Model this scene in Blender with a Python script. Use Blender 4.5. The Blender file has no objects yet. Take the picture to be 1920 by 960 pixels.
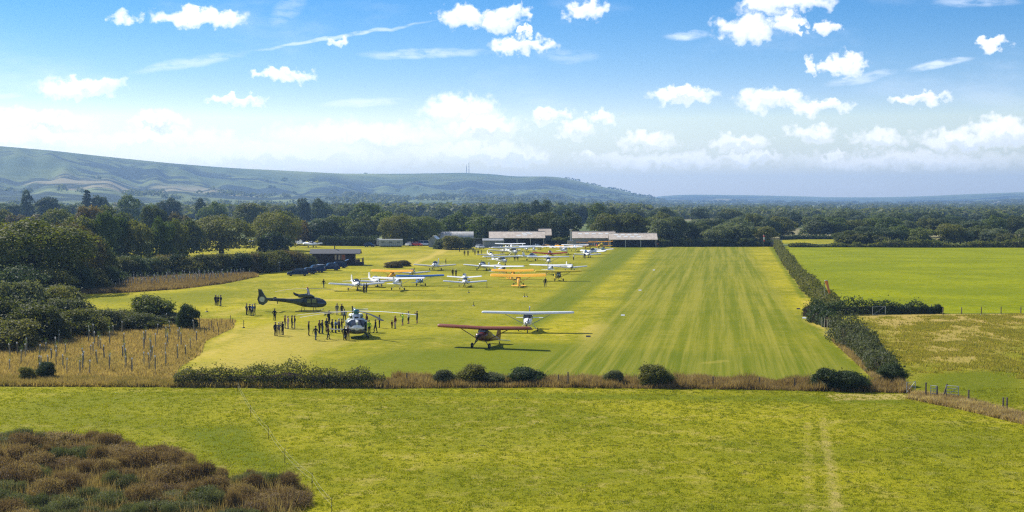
import bpy, math, random
import numpy as np
from mathutils import Vector, Matrix, Euler

random.seed(7)
RNG = np.random.default_rng(7)
PI = math.pi
rad = math.radians
SC = bpy.context.scene
COL = SC.collection

# ------------------------------------------------------------------ camera
CAM_H = 17.0                 # height of the lens above the field, metres
LENS_PX = 2666.7             # 50 mm lens on a 36 mm sensor, in photo pixels
PITCH = math.atan(105 / LENS_PX)
cam_d = bpy.data.cameras.new('camera')
cam_d.lens = 50.0
cam_d.sensor_width = 36.0
cam_d.clip_start = 0.5
cam_d.clip_end = 40000
cam = bpy.data.objects.new('camera', cam_d)
COL.objects.link(cam)
cam.location = (0, 0, CAM_H)
cam.rotation_euler = (PI / 2 - PITCH, 0, 0)
SC.camera = cam

# ------------------------------------------------------------------ light
SUN_AZ = rad(-46)            # left of straight ahead
SUN_EL = rad(39)
sun_d = bpy.data.lights.new('sun', 'SUN')
sun_d.energy = 5.0
sun_d.angle = rad(0.53)
sun_d.color = (1.0, 0.95, 0.86)
sun = bpy.data.objects.new('sun', sun_d)
COL.objects.link(sun)
sun_dir = Vector((math.sin(SUN_AZ) * math.cos(SUN_EL), math.cos(SUN_AZ) * math.cos(SUN_EL), math.sin(SUN_EL)))
sun.rotation_euler = sun_dir.to_track_quat('Z', 'Y').to_euler()
sun.location = sun_dir * 300

SC.view_settings.view_transform = 'Standard'
SC.view_settings.look = 'None'
SC.view_settings.gamma = 1.0
SC.view_settings.use_curve_mapping = False
SC.view_settings.exposure = 0.54
cy = SC.cycles
cy.use_denoising = False
cy.filter_width = 1.25
cy.max_bounces = 6
cy.diffuse_bounces = 3
cy.glossy_bounces = 2
cy.transmission_bounces = 3
cy.transparent_max_bounces = 8
cy.volume_bounces = 0
cy.sample_clamp_indirect = 4.0
cy.use_light_tree = True


class NT:
    """small node-tree helper"""
    def __init__(self, tree):
        self.t = tree
        self.n = tree.nodes
        self.l = tree.links

    def node(self, typ, **kw):
        nd = self.n.new(typ)
        for k, v in kw.items():
            setattr(nd, k, v)
        return nd

    def put(self, sock, val):
        if hasattr(val, 'is_output'):
            self.l.new(val, sock)
        elif val is not None:
            sock.default_value = val

    def math(self, op, a, b=None, c=None, clamp=False):
        nd = self.node('ShaderNodeMath', operation=op, use_clamp=clamp)
        self.put(nd.inputs[0], a)
        if b is not None:
            self.put(nd.inputs[1], b)
        if c is not None:
            self.put(nd.inputs[2], c)
        return nd.outputs[0]

    def vmath(self, op, a, b=None, out=0):
        nd = self.node('ShaderNodeVectorMath', operation=op)
        self.put(nd.inputs[0], a)
        if b is not None:
            self.put(nd.inputs[1], b)
        return nd.outputs[out]

    def noise(self, vec, scale, detail=4, rough=0.55, color=False, dist=0.0, dim='3D'):
        nd = self.node('ShaderNodeTexNoise', noise_dimensions=dim)
        if vec is not None:
            self.put(nd.inputs['Vector'], vec)
        nd.inputs['Scale'].default_value = scale
        nd.inputs['Detail'].default_value = detail
        nd.inputs['Roughness'].default_value = rough
        nd.inputs['Distortion'].default_value = dist
        return nd.outputs['Color' if color else 'Fac']

    def smooth(self, val, lo, hi, tlo=0.0, thi=1.0):
        nd = self.node('ShaderNodeMapRange', interpolation_type='SMOOTHSTEP')
        self.put(nd.inputs[0], val)
        for i, q in zip((1, 2, 3, 4), (lo, hi, tlo, thi)):
            self.put(nd.inputs[i], q)
        return nd.outputs[0]

    def mix(self, fac, a, b, blend='MIX'):
        nd = self.node('ShaderNodeMix', data_type='RGBA', blend_type=blend)
        self.put(nd.inputs[0], fac)
        self.put(nd.inputs[6], a if hasattr(a, 'is_output') else (*a, 1))
        self.put(nd.inputs[7], b if hasattr(b, 'is_output') else (*b, 1))
        return nd.outputs[2]

    def attr(self, name, out='Fac'):
        nd = self.node('ShaderNodeAttribute', attribute_name=name)
        return nd.outputs[out]


# ------------------------------------------------------------------ sky
world = bpy.data.worlds.new('World')
SC.world = world
world.use_nodes = True
W = NT(world.node_tree)
W.n.clear()
SKY_STRENGTH = 0.10


def sky_xy(px, py):
    """direction of a photo pixel as (azimuth, elevation) in the sky"""
    u = (px - 960) / LENS_PX
    v = (480 - py) / LENS_PX
    y = math.cos(PITCH) + v * math.sin(PITCH)
    z = -math.sin(PITCH) + v * math.cos(PITCH)
    return math.atan2(u, y), math.atan2(z, math.hypot(u, y))


# cumulus: centre x, y, half width, half height (sky positions), opacity
CLOUDS = [
    (378, 33, 84, 17, 1), (868, 30, 44, 21, 1), (940, 40, 42, 24, 1), (960, 22, 30, 17, 1), (978, 88, 62, 16, 1), (986, 62, 13, 8, 1),
    (1099, 17, 41, 19, 1), (1468, 6, 86, 19, 1), (1398, 52, 52, 28, 1), (1474, 45, 32, 20, 1), (1500, 56, 14, 10, .8),
    (1553, 51, 26, 12, .8), (1521, 125, 20, 14, .9), (1582, 122, 38, 20, 1), (1857, 84, 27, 11, .9), (155, 164, 76, 19, 1),
    (525, 140, 56, 12, 1), (441, 188, 54, 10, 1), (1278, 179, 66, 15, 1), (1450, 186, 66, 21, 1), (1530, 200, 62, 14, 1),
    (1025, 215, 40, 15, 1), (1085, 243, 38, 19, 1), (300, 226, 54, 23, 1), (862, 206, 72, 30, .9), (905, 240, 72, 26, 1),
    (1725, 186, 50, 11, .9), (1127, 217, 32, 10, .7), (70, 228, 100, 22, .9), (1215, 263, 60, 15, .8), (1385, 266, 54, 17, .9),
    (1515, 250, 42, 19, .9), (1650, 260, 50, 17, .8), (1800, 262, 76, 19, .9), (1880, 246, 60, 26, 1), (970, 293, 68, 15, .8),
    (1415, 296, 66, 11, .7), (1570, 293, 26, 9, .7), (238, 34, 22, 13, .6), (1100, 294, 22, 8, .7), (630, 83, 14, 8, .5),
    (680, 258, 190, 30, .75), (300, 265, 170, 26, .75), (500, 292, 280, 26, .7), (880, 284, 140, 20, .7), (60, 262, 120, 24, .7), (1250, 300, 160, 14, .5), (1700, 300, 200, 16, .45),
]
STREAKS = [  # thin high cloud: x0, y0, x1, y1, half thickness, opacity
    (230, 140, 480, 95, 12, .35), (440, 98, 835, 37, 5, .5), (650, 104, 940, 97, 11, .42), (1238, 68, 1340, 66, 11, .55),
    (1540, 160, 1700, 130, 12, .4), (1690, 132, 1835, 107, 9, .6), (580, 198, 780, 184, 10, .4), (1730, 4, 1930, 2, 12, .35),
    (500, 60, 575, -20, 26, .22), (1000, 105, 1130, 105, 16, .18), (-40, 190, 60, 172, 6, .3),
]


def build_sky():
    sky = W.node('ShaderNodeTexSky', sky_type='NISHITA')
    sky.sun_disc = False
    sky.sun_elevation = SUN_EL
    sky.sun_rotation = SUN_AZ
    sky.altitude = 0
    sky.air_density = 1.0
    sky.dust_density = 0.45
    sky.ozone_density = 2.2
    tc = W.node('ShaderNodeTexCoord')
    sep = W.node('ShaderNodeSeparateXYZ')
    W.l.new(tc.outputs['Generated'], sep.inputs[0])
    x, y, z = sep.outputs
    az = W.math('ARCTAN2', x, y)
    el = W.math('ARCSINE', W.math('MINIMUM', W.math('MAXIMUM', z, -1.0), 1.0))
    com = W.node('ShaderNodeCombineXYZ')
    W.l.new(az, com.inputs[0])
    W.l.new(el, com.inputs[1])
    P = com.outputs[0]
    big = W.noise(P, 55, 2, 0.5, color=True)
    fine = W.noise(P, 125, 5, 0.55, color=True)
    off1 = W.vmath('MULTIPLY', W.vmath('SUBTRACT', big, (0.5, 0.5, 0.5)), (0.022, 0.008, 0))
    off2 = W.vmath('MULTIPLY', W.vmath('SUBTRACT', fine, (0.5, 0.5, 0.5)), (0.030, 0.021, 0))
    Q = W.vmath('ADD', W.vmath('ADD', P, off1), off2)
    best = None
    under = None
    for cx, cy_, hw, hh, op in CLOUDS:
        a, e = sky_xy(cx, cy_)
        d = W.vmath('MULTIPLY', W.vmath('SUBTRACT', Q, (a, e, 0)), (LENS_PX / hw, LENS_PX / hh, 0))
        q = W.math('MULTIPLY', W.math('SUBTRACT', 1.0, W.vmath('DOT_PRODUCT', d, d, out=1)), op)
        best = q if best is None else W.math('MAXIMUM', best, q)
        dn = W.math('MULTIPLY', W.math('MAXIMUM', q, 0.0), W.vmath('DOT_PRODUCT', d, (0.25, -1.0, 0), out=1))
        under = dn if under is None else W.math('ADD', under, dn)
    # the same scattered cumulus goes on all round the sky
    far = W.noise(W.vmath('MULTIPLY', Q, (1, 2.2, 1)), 9, 3, 0.5)
    out_frame = W.math('MAXIMUM', W.smooth(W.math('ABSOLUTE', az), 0.37, 0.45), W.smooth(el, 0.16, 0.22))
    low = W.smooth(el, 1.2, 0.3)
    cover = W.math('MULTIPLY', W.math('MULTIPLY', W.math('SUBTRACT', far, 0.60), 6.0), W.math('MULTIPLY', out_frame, low))
    cover = W.math('SUBTRACT', cover, W.math('MULTIPLY', W.math('SUBTRACT', 1.0, out_frame), 4.0))
    best = W.math('MAXIMUM', best, cover)
    alpha = W.math('MULTIPLY', W.smooth(best, -0.42, 0.95), W.smooth(el, 0.0, 0.06, 0.75, 1.0))
    # thin streaks
    thin = None
    fib = W.noise(W.vmath('MULTIPLY', P, (1, 3.5, 1)), 60, 6, 0.6)
    R_ = W.vmath('ADD', P, W.vmath('MULTIPLY', W.vmath('SUBTRACT', big, (0.5, 0.5, 0.5)), (0.01, 0.006, 0)))
    for x0, y0, x1, y1, th, op in STREAKS:
        a0, e0 = sky_xy(x0, y0)
        a1, e1 = sky_xy(x1, y1)
        L = math.hypot(a1 - a0, e1 - e0)
        c, s = (a1 - a0) / L, (e1 - e0) / L
        dv = W.vmath('SUBTRACT', R_, ((a0 + a1) / 2, (e0 + e1) / 2, 0))
        p = W.math('MULTIPLY', W.vmath('DOT_PRODUCT', dv, (c, s, 0), out=1), 2 / L)
        q = W.math('MULTIPLY', W.vmath('DOT_PRODUCT', dv, (-s, c, 0), out=1), LENS_PX / th)
        dd = W.math('ADD', W.math('MULTIPLY', p, p), W.math('MULTIPLY', q, q))
        m = W.math('MULTIPLY', W.smooth(dd, 1.0, 0.0), op)
        thin = m if thin is None else W.math('MAXIMUM', thin, m)
    veil = W.smooth(W.noise(W.vmath('MULTIPLY', P, (1, 3, 1)), 7, 6, 0.6), 0.5, 0.85, 0, 0.30)
    thin = W.math('MAXIMUM', W.math('MULTIPLY', thin, W.smooth(fib, 0.25, 0.62)), veil)
    # cloud colour: bright tops, faintly blue grey bodies
    body = W.smooth(W.noise(W.vmath('ADD', Q, (0.004, 0.005, 0)), 75, 4, 0.5), 0.42, 0.66)
    dense = W.smooth(best, 0.35, 0.95)
    grey = W.math('ADD', W.math('MULTIPLY', W.math('MULTIPLY', body, dense), 0.30), W.smooth(under, 0.0, 0.34, 0, 0.42), clamp=True)
    CB = 10.5
    ccol = W.mix(grey, (CB, CB * 0.99, CB * 0.97), (CB * 0.50, CB * 0.59, CB * 0.70))
    # deepen the blue overhead, pale towards the ground haze
    rp = W.node('ShaderNodeValToRGB')
    rp.color_ramp.interpolation = 'B_SPLINE'
    stops = [(0.0, (4.6, 3.6, 2.9)), (0.13, (3.0, 2.45, 2.15)), (0.30, (1.02, 1.0, 1.15)), (0.54, (0.45, 0.66, 0.91)), (0.84, (0.16, 0.47, 0.80)), (1.0, (0.14, 0.45, 0.78))]
    while len(rp.color_ramp.elements) < len(stops):
        rp.color_ramp.elements.new(0.5)
    for e_, (p_, c_) in zip(rp.color_ramp.elements, stops):
        e_.position = p_
        e_.color = (*c_, 1)
    W.l.new(W.math('DIVIDE', el, 0.16, clamp=True), rp.inputs[0])
    base = W.mix(1.0, sky.outputs[0], rp.outputs[0], 'MULTIPLY')
    c1 = W.mix(thin, base, (CB * 0.9, CB * 0.94, CB))
    c2 = W.mix(alpha, c1, ccol)
    bg = W.node('ShaderNodeBackground')
    W.l.new(c2, bg.inputs[0])
    bg.inputs[1].default_value = SKY_STRENGTH
    out = W.node('ShaderNodeOutputWorld')
    W.l.new(bg.outputs[0], out.inputs[0])


build_sky()
world.cycles.sampling_method = 'MANUAL'
world.cycles.sample_map_resolution = 512


# ------------------------------------------------------------------ where a thing seen in the photo stands on the ground
def G(px, py, z=0.0):
    u = (px - 960) / LENS_PX
    v = (480 - py) / LENS_PX
    dy = math.cos(PITCH) + v * math.sin(PITCH)
    dz = -math.sin(PITCH) + v * math.cos(PITCH)
    t = (z - CAM_H) / dz
    return Vector((u * t, dy * t, z))


def ztop(py, y):
    v = (480 - py) / LENS_PX
    return CAM_H + y * (-math.sin(PITCH) + v * math.cos(PITCH)) / (math.cos(PITCH) + v * math.sin(PITCH))


def ppm(p):
    return LENS_PX / (p.y * math.cos(PITCH) + (CAM_H - p.z) * math.sin(PITCH))


# ------------------------------------------------------------------ object helpers
def tag(o, label=None, cat=None, group=None, kind=None):
    if label:
        o['label'] = label
    if cat:
        o['category'] = cat
    if group:
        o['group'] = group
    if kind:
        o['kind'] = kind
    return o


def link(name, data, mat=None, parent=None):
    o = bpy.data.objects.new(name, data)
    COL.objects.link(o)
    if parent is not None:
        o.parent = parent
    if mat is not None:
        if data.materials:
            setmat(o, mat)
        else:
            data.materials.append(mat)
    return o


def setmat(o, mat, slot=0):
    o.material_slots[slot].link = 'OBJECT'
    o.material_slots[slot].material = mat


def thing(name, label, cat, loc=(0, 0, 0), rz=0.0, group=None):
    o = bpy.data.objects.new(name, None)
    COL.objects.link(o)
    o.empty_display_size = 0.3
    o.location = loc
    o.rotation_euler = (0, 0, rz)
    return tag(o, label, cat, group)


def copy_tree(root, parent=None):
    c = root.copy()
    COL.objects.link(c)
    c.parent = parent
    for ch in root.children:
        copy_tree(ch, c)
    return c


class MB:
    """collects shapes into one mesh"""
    def __init__(self):
        self.v = []
        self.f = []
        self.m = []
        self.k = 0

    def add(self, verts, faces):
        b = len(self.v)
        self.v.extend([tuple(p) for p in verts])
        self.f.extend([tuple(b + i for i in f) for f in faces])
        self.m.extend([self.k] * len(faces))
        return self

    def box(self, c, s, rot=None, taper=1.0):
        x, y, z = (q / 2 for q in s)
        P = [Vector((sx * x * (taper if sz > 0 else 1), sy * y * (taper if sz > 0 else 1), sz * z))
             for sz in (-1, 1) for sy in (-1, 1) for sx in (-1, 1)]
        if rot is not None:
            R = Euler(rot).to_matrix()
            P = [R @ p for p in P]
        P = [p + Vector(c) for p in P]
        return self.add(P, [(0, 2, 3, 1), (4, 5, 7, 6), (0, 1, 5, 4), (2, 6, 7, 3), (0, 4, 6, 2), (1, 3, 7, 5)])

    def loft(self, rings, caps=True, closed=True):
        n = len(rings[0])
        V = [p for r in rings for p in r]
        F = []
        for i in range(len(rings) - 1):
            for j in range(n if closed else n - 1):
                a, b = i * n + j, i * n + (j + 1) % n
                F.append((a, b, b + n, a + n))
        if caps and closed:
            F.append(tuple(reversed(range(n))))
            F.append(tuple(range((len(rings) - 1) * n, len(rings) * n)))
        return self.add(V, F)

    def tube(self, path, radii, n=6):
        path = [Vector(p) for p in path]
        if not hasattr(radii, '__len__'):
            radii = [radii] * len(path)
        rings = []
        for i, p in enumerate(path):
            d = (path[min(i + 1, len(path) - 1)] - path[max(i - 1, 0)]).normalized()
            up = Vector((0, 0, 1)) if abs(d.z) < 0.9 else Vector((1, 0, 0))
            a = d.cross(up).normalized()
            b = a.cross(d).normalized()
            rings.append([p + (a * math.cos(2 * PI * k / n) + b * math.sin(2 * PI * k / n)) * radii[i] for k in range(n)])
        return self.loft(rings)

    def lathe(self, prof, c=(0, 0, 0), axis='z', n=12):
        rings = []
        for r, h in prof:
            ring = []
            for k in range(n):
                t = 2 * PI * k / n
                if axis == 'z':
                    p = (r * math.cos(t), r * math.sin(t), h)
                elif axis == 'x':
                    p = (h, r * math.cos(t), r * math.sin(t))
                else:
                    p = (r * math.cos(t), h, r * math.sin(t))
                ring.append((p[0] + c[0], p[1] + c[1], p[2] + c[2]))
            rings.append(ring)
        return self.loft(rings)

    def xform(self, M):
        self.v = [tuple(M @ Vector(p)) for p in self.v]
        return self

    def mesh(self, name, smooth=True, mats=()):
        me = bpy.data.meshes.new(name)
        me.from_pydata(self.v, [], self.f)
        for m in mats:
            me.materials.append(m)
        if any(self.m):
            me.polygons.foreach_set('material_index', self.m)
        me.validate()
        if smooth:
            me.polygons.foreach_set('use_smooth', [True] * len(me.polygons))
            try:
                me.set_sharp_from_angle(angle=rad(38))
            except Exception:
                pass
        me.update()
        return me

    def build(self, name, mat, parent=None, smooth=True):
        return link(name, self.mesh(name, smooth), mat, parent)


def mesh_np(name, V, F, smooth=False, attrs=None):
    """mesh from numpy arrays; F is (n,3) or (n,4)"""
    me = bpy.data.meshes.new(name)
    V = np.asarray(V, dtype=np.float32)
    F = np.asarray(F, dtype=np.int32)
    k = F.shape[1]
    me.vertices.add(len(V))
    me.vertices.foreach_set('co', V.ravel())
    me.loops.add(F.size)
    me.loops.foreach_set('vertex_index', F.ravel())
    me.polygons.add(len(F))
    me.polygons.foreach_set('loop_start', np.arange(0, F.size, k, dtype=np.int32))
    me.polygons.foreach_set('use_smooth', np.full(len(F), smooth))
    for nm, (dom, arr) in (attrs or {}).items():
        at = me.attributes.new(nm, 'FLOAT', dom)
        at.data.foreach_set('value', np.asarray(arr, dtype=np.float32))
    me.update(calc_edges=True)
    return me


# ------------------------------------------------------------------ materials
MATS = {}


def mat(name, col, rough=0.6, metal=0.0, vary=0.10, scale=6.0, spec=0.4, coat=0.0, bump=0.0):
    if name in MATS:
        return MATS[name]
    m = bpy.data.materials.new(name)
    m.use_nodes = True
    t = NT(m.node_tree)
    b = t.n['Principled BSDF']
    tc = t.node('ShaderNodeTexCoord')
    n = t.noise(tc.outputs['Object'], scale, 5, 0.6)
    dark = tuple(c * (1 - vary) for c in col)
    lite = tuple(min(1, c * (1 + vary)) for c in col)
    c = t.mix(t.smooth(n, 0.3, 0.7), dark, lite)
    t.l.new(c, b.inputs['Base Color'])
    b.inputs['Roughness'].default_value = rough
    b.inputs['Metallic'].default_value = metal
    b.inputs['Specular IOR Level'].default_value = spec
    b.inputs['Coat Weight'].default_value = coat
    b.inputs['Coat Roughness'].default_value = 0.08
    if bump:
        bp = t.node('ShaderNodeBump')
        bp.inputs['Strength'].default_value = bump
        t.l.new(n, bp.inputs['Height'])
        t.l.new(bp.outputs[0], b.inputs['Normal'])
    MATS[name] = m
    return m


def leaf_mat(name, cols, trans=0.42, rough=0.7):
    """foliage: leaf colours vary leaf by leaf, clump by clump and plant by plant"""
    if name in MATS:
        return MATS[name]
    m = bpy.data.materials.new(name)
    m.use_nodes = True
    t = NT(m.node_tree)
    t.n.remove(t.n['Principled BSDF'])
    tint = t.attr('tint')
    oi = t.node('ShaderNodeObjectInfo')
    tc = t.node('ShaderNodeTexCoord')
    cl = t.noise(tc.outputs['Object'], 0.7, 3, 0.6)
    f = t.math('ADD', t.math('MULTIPLY', tint, 0.45), t.math('MULTIPLY', t.smooth(cl, 0.3, 0.7), 0.35))
    f = t.math('ADD', f, t.math('MULTIPLY', t.math('SUBTRACT', oi.outputs['Random'], 0.35), 0.62), clamp=True)
    ramp = t.node('ShaderNodeValToRGB')
    el = ramp.color_ramp.elements
    while len(el) < len(cols):
        el.new(0.5)
    for i, c in enumerate(cols):
        el[i].position = i / (len(cols) - 1)
        el[i].color = (*c, 1)
    t.l.new(f, ramp.inputs[0])
    d = t.node('ShaderNodeBsdfPrincipled')
    t.l.new(ramp.outputs[0], d.inputs['Base Color'])
    d.inputs['Roughness'].default_value = rough
    d.inputs['Specular IOR Level'].default_value = 0.25
    tr = t.node('ShaderNodeBsdfTranslucent')
    warm = t.mix(1.0, ramp.outputs[0], (1.15, 1.2, 0.55), 'MULTIPLY')
    t.l.new(warm, tr.inputs[0])
    ms = t.node('ShaderNodeMixShader')
    ms.inputs[0].default_value = trans
    t.l.new(d.outputs[0], ms.inputs[1])
    t.l.new(tr.outputs[0], ms.inputs[2])
    t.l.new(ms.outputs[0], t.n['Material Output'].inputs[0])
    MATS[name] = m
    return m


def glass_mat():
    if 'glass' in MATS:
        return MATS['glass']
    m = bpy.data.materials.new('glass')
    m.use_nodes = True
    t = NT(m.node_tree)
    b = t.n['Principled BSDF']
    tc = t.node('ShaderNodeTexCoord')
    n = t.noise(tc.outputs['Object'], 3, 3)
    t.l.new(t.mix(n, (0.012, 0.016, 0.022), (0.035, 0.045, 0.06)), b.inputs['Base Color'])
    b.inputs['Roughness'].default_value = 0.06
    b.inputs['Specular IOR Level'].default_value = 0.7
    MATS['glass'] = m
    return m
# ================================================================== THE LAND
def sdist(X, Y, poly):
    """signed distance (inside positive) of points to a polygon"""
    P = np.asarray([(p[0], p[1]) for p in poly], dtype=np.float64)
    Q = np.roll(P, -1, axis=0)
    best = np.full(X.shape, 1e18)
    inside = np.zeros(X.shape, bool)
    for (x0, y0), (x1, y1) in zip(P, Q):
        ex, ey = x1 - x0, y1 - y0
        L2 = ex * ex + ey * ey + 1e-12
        t = np.clip(((X - x0) * ex + (Y - y0) * ey) / L2, 0, 1)
        best = np.minimum(best, (X - x0 - t * ex) ** 2 + (Y - y0 - t * ey) ** 2)
        c = (y0 > Y) != (y1 > Y)
        xi = x0 + (Y - y0) * ex / (ey if abs(ey) > 1e-12 else 1e-12)
        inside ^= c & (X < xi)
    d = np.sqrt(best)
    return np.where(inside, d, -d)


def nearest_on(X, Y, poly):
    P = np.asarray([(p[0], p[1]) for p in poly], dtype=np.float64)
    Q = np.roll(P, -1, axis=0)
    best = np.full(X.shape, 1e18)
    ox, oy = X.copy(), Y.copy()
    for (x0, y0), (x1, y1) in zip(P, Q):
        ex, ey = x1 - x0, y1 - y0
        t = np.clip(((X - x0) * ex + (Y - y0) * ey) / (ex * ex + ey * ey + 1e-12), 0, 1)
        qx, qy = x0 + t * ex, y0 + t * ey
        d = (X - qx) ** 2 + (Y - qy) ** 2
        m = d < best
        best = np.where(m, d, best)
        ox = np.where(m, qx, ox)
        oy = np.where(m, qy, oy)
    return ox, oy


def smooth01(x):
    x = np.clip(x, 0, 1)
    return x * x * (3 - 2 * x)


def gpoly(pts):
    return [G(*p) if len(p) == 2 else Vector(p) for p in pts]


def sheet(name, poly, cell, z, material, masks=None):
    """one grass sheet: a grid trimmed to its outline, with masks that say where the sward differs"""
    xs = [p[0] for p in poly]
    ys = [p[1] for p in poly]
    gx = np.arange(min(xs) - cell, max(xs) + 2 * cell, cell)
    gy = np.arange(min(ys) - cell, max(ys) + 2 * cell, cell)
    X, Y = np.meshgrid(gx, gy)
    sd = sdist(X, Y, poly)
    ins = sd >= 0
    keep = ins[:-1, :-1] | ins[1:, :-1] | ins[:-1, 1:] | ins[1:, 1:]
    nx, ny = nearest_on(X, Y, poly)
    X = np.where(ins, X, nx)
    Y = np.where(ins, Y, ny)
    idx = np.arange(X.size).reshape(X.shape)
    F = np.stack([idx[:-1, :-1], idx[:-1, 1:], idx[1:, 1:], idx[1:, :-1]], -1)[keep]
    used = np.unique(F)
    remap = np.full(X.size, -1, np.int64)
    remap[used] = np.arange(len(used))
    xv, yv = X.ravel()[used], Y.ravel()[used]
    V = np.stack([xv, yv, np.full(len(used), z)], -1)
    at = {}
    for nm, shapes in (masks or {}).items():
        val = np.zeros(len(used))
        for pts, w, amt in shapes:
            s = sdist(xv, yv, pts)
            val = np.maximum(val, smooth01(s / (2 * w) + 0.5) * amt)
        at[nm] = ('POINT', val)
    me = mesh_np(name, V, remap[F], smooth=True, attrs=at)
    o = link(name, me, material)
    tag(o, kind='structure')
    return o


RUN_AZ = math.atan((1352 - 960) / LENS_PX)      # direction the runway points


def grass_mat(name, base, dark, dry, stripes=False, clump=2.2, bump=0.35, rows=False, spots=0.0):
    m = bpy.data.materials.new(name)
    m.use_nodes = True
    t = NT(m.node_tree)
    b = t.n['Principled BSDF']
    geo = t.node('ShaderNodeNewGeometry')
    pos = geo.outputs['Position']
    n1 = t.noise(pos, 0.05, 4, 0.6)                  # slow drifts over tens of metres
    n2 = t.noise(pos, 0.4, 5, 0.62)
    n3 = t.noise(pos, clump, 6, 0.7)                 # clumps
    n4 = t.noise(pos, 9, 3, 0.7)
    c = t.mix(t.smooth(n1, 0.36, 0.64), tuple(0.45 * q + 0.55 * w for q, w in zip(base, dark)), tuple(q * 1.08 for q in base))
    n0 = t.noise(t.vmath('MULTIPLY', pos, (1, 0.5, 1)), 0.16, 4, 0.6)
    c = t.mix(t.smooth(n0, 0.50, 0.74, 0, 0.55), c, tuple(0.5 * q + 0.5 * w for q, w in zip(dark, base)))
    c = t.mix(t.smooth(n2, 0.50, 0.72, 0, 0.55), c, dry)
    c = t.mix(t.smooth(n2, 0.48, 0.28, 0, 0.45), c, dark)
    c = t.mix(t.smooth(n3, 0.52, 0.33, 0, 0.60), c, tuple(q * 0.55 for q in dark))
    c = t.mix(t.smooth(n3, 0.55, 0.75, 0, 0.45), c, tuple(min(1, q * 1.45) for q in base))
    n5 = t.noise(t.vmath('MULTIPLY', pos, (1, 0.8, 1)), clump * 0.42, 3, 0.5)
    c = t.mix(t.smooth(n5, 0.60, 0.72, 0, spots), c, (dark[0] * 0.35, dark[1] * 0.32, dark[2]))
    lush = t.attr('lush')
    dryat = t.attr('dry')
    edge = t.math('SUBTRACT', n2, 0.5)
    lm = t.smooth(t.math('ADD', lush, t.math('MULTIPLY', edge, 0.8)), 0.25, 0.75, 0, 0.85)
    c = t.mix(lm, c, t.mix(n3, tuple(q * 0.8 for q in dark), tuple(q * 1.25 for q in dark)))
    dm = t.smooth(t.math('ADD', dryat, t.math('MULTIPLY', t.math('SUBTRACT', t.noise(pos, 1.1, 6, 0.7), 0.5), 1.1)), 0.22, 0.8, 0, 0.9)
    c = t.mix(dm, c, t.mix(n4, tuple(q * 0.75 for q in dry), tuple(min(1, q * 1.2) for q in dry)))
    if stripes or rows:
        # mowing lanes along the runway, uneven in width and strength
        rot = t.node('ShaderNodeVectorRotate', rotation_type='Z_AXIS')
        t.l.new(pos, rot.inputs['Vector'])
        rot.inputs['Angle'].default_value = RUN_AZ
        sep = t.node('ShaderNodeSeparateXYZ')
        t.l.new(rot.outputs[0], sep.inputs[0])
        u, v = sep.outputs[0], sep.outputs[1]
        com = t.node('ShaderNodeCombineXYZ')
        t.l.new(t.math('MULTIPLY', u, 1.0), com.inputs[0])
        t.l.new(t.math('MULTIPLY', v, 0.012), com.inputs[1])
        lane = t.noise(com.outputs[0], 0.55, 4, 0.75)
        com2 = t.node('ShaderNodeCombineXYZ')
        t.l.new(t.math('MULTIPLY', u, 0.03), com2.inputs[0])
        t.l.new(v, com2.inputs[1])
        cross = t.noise(com2.outputs[0], 0.16, 4, 0.7)
        st = t.attr('stripe')
        c = t.mix(t.math('MULTIPLY', st, 0.74), c, tuple(q * 0.98 for q in dark))
        stm = t.math('MULTIPLY', t.smooth(lane, 0.40, 0.62), st)
        c = t.mix(t.math('MULTIPLY', stm, 0.26), c, tuple(min(1, q) for q in (dry[0] * 1.0, dry[1] * 1.05, dry[2])))
        stm2 = t.math('MULTIPLY', t.smooth(lane, 0.46, 0.30), st)
        c = t.mix(t.math('MULTIPLY', stm2, 0.34), c, dark)
        c = t.mix(t.smooth(cross, 0.58, 0.72, 0, 0.28), c, dark)
    t.l.new(c, b.inputs['Base Color'])
    b.inputs['Roughness'].default_value = 0.9
    b.inputs['Specular IOR Level'].default_value = 0.04
    b.inputs['Sheen Weight'].default_value = 0.0
    b.inputs['Sheen Roughness'].default_value = 0.5
    b.inputs['Sheen Tint'].default_value = (0.8, 0.85, 0.3, 1)
    bp = t.node('ShaderNodeBump')
    bp.inputs['Strength'].default_value = bump
    bp.inputs['Distance'].default_value = 0.22
    t.l.new(t.math('ADD', n3, t.math('MULTIPLY', n4, 0.5)), bp.inputs['Height'])
    t.l.new(bp.outputs[0], b.inputs['Normal'])
    MATS[name] = m
    return m


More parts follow.
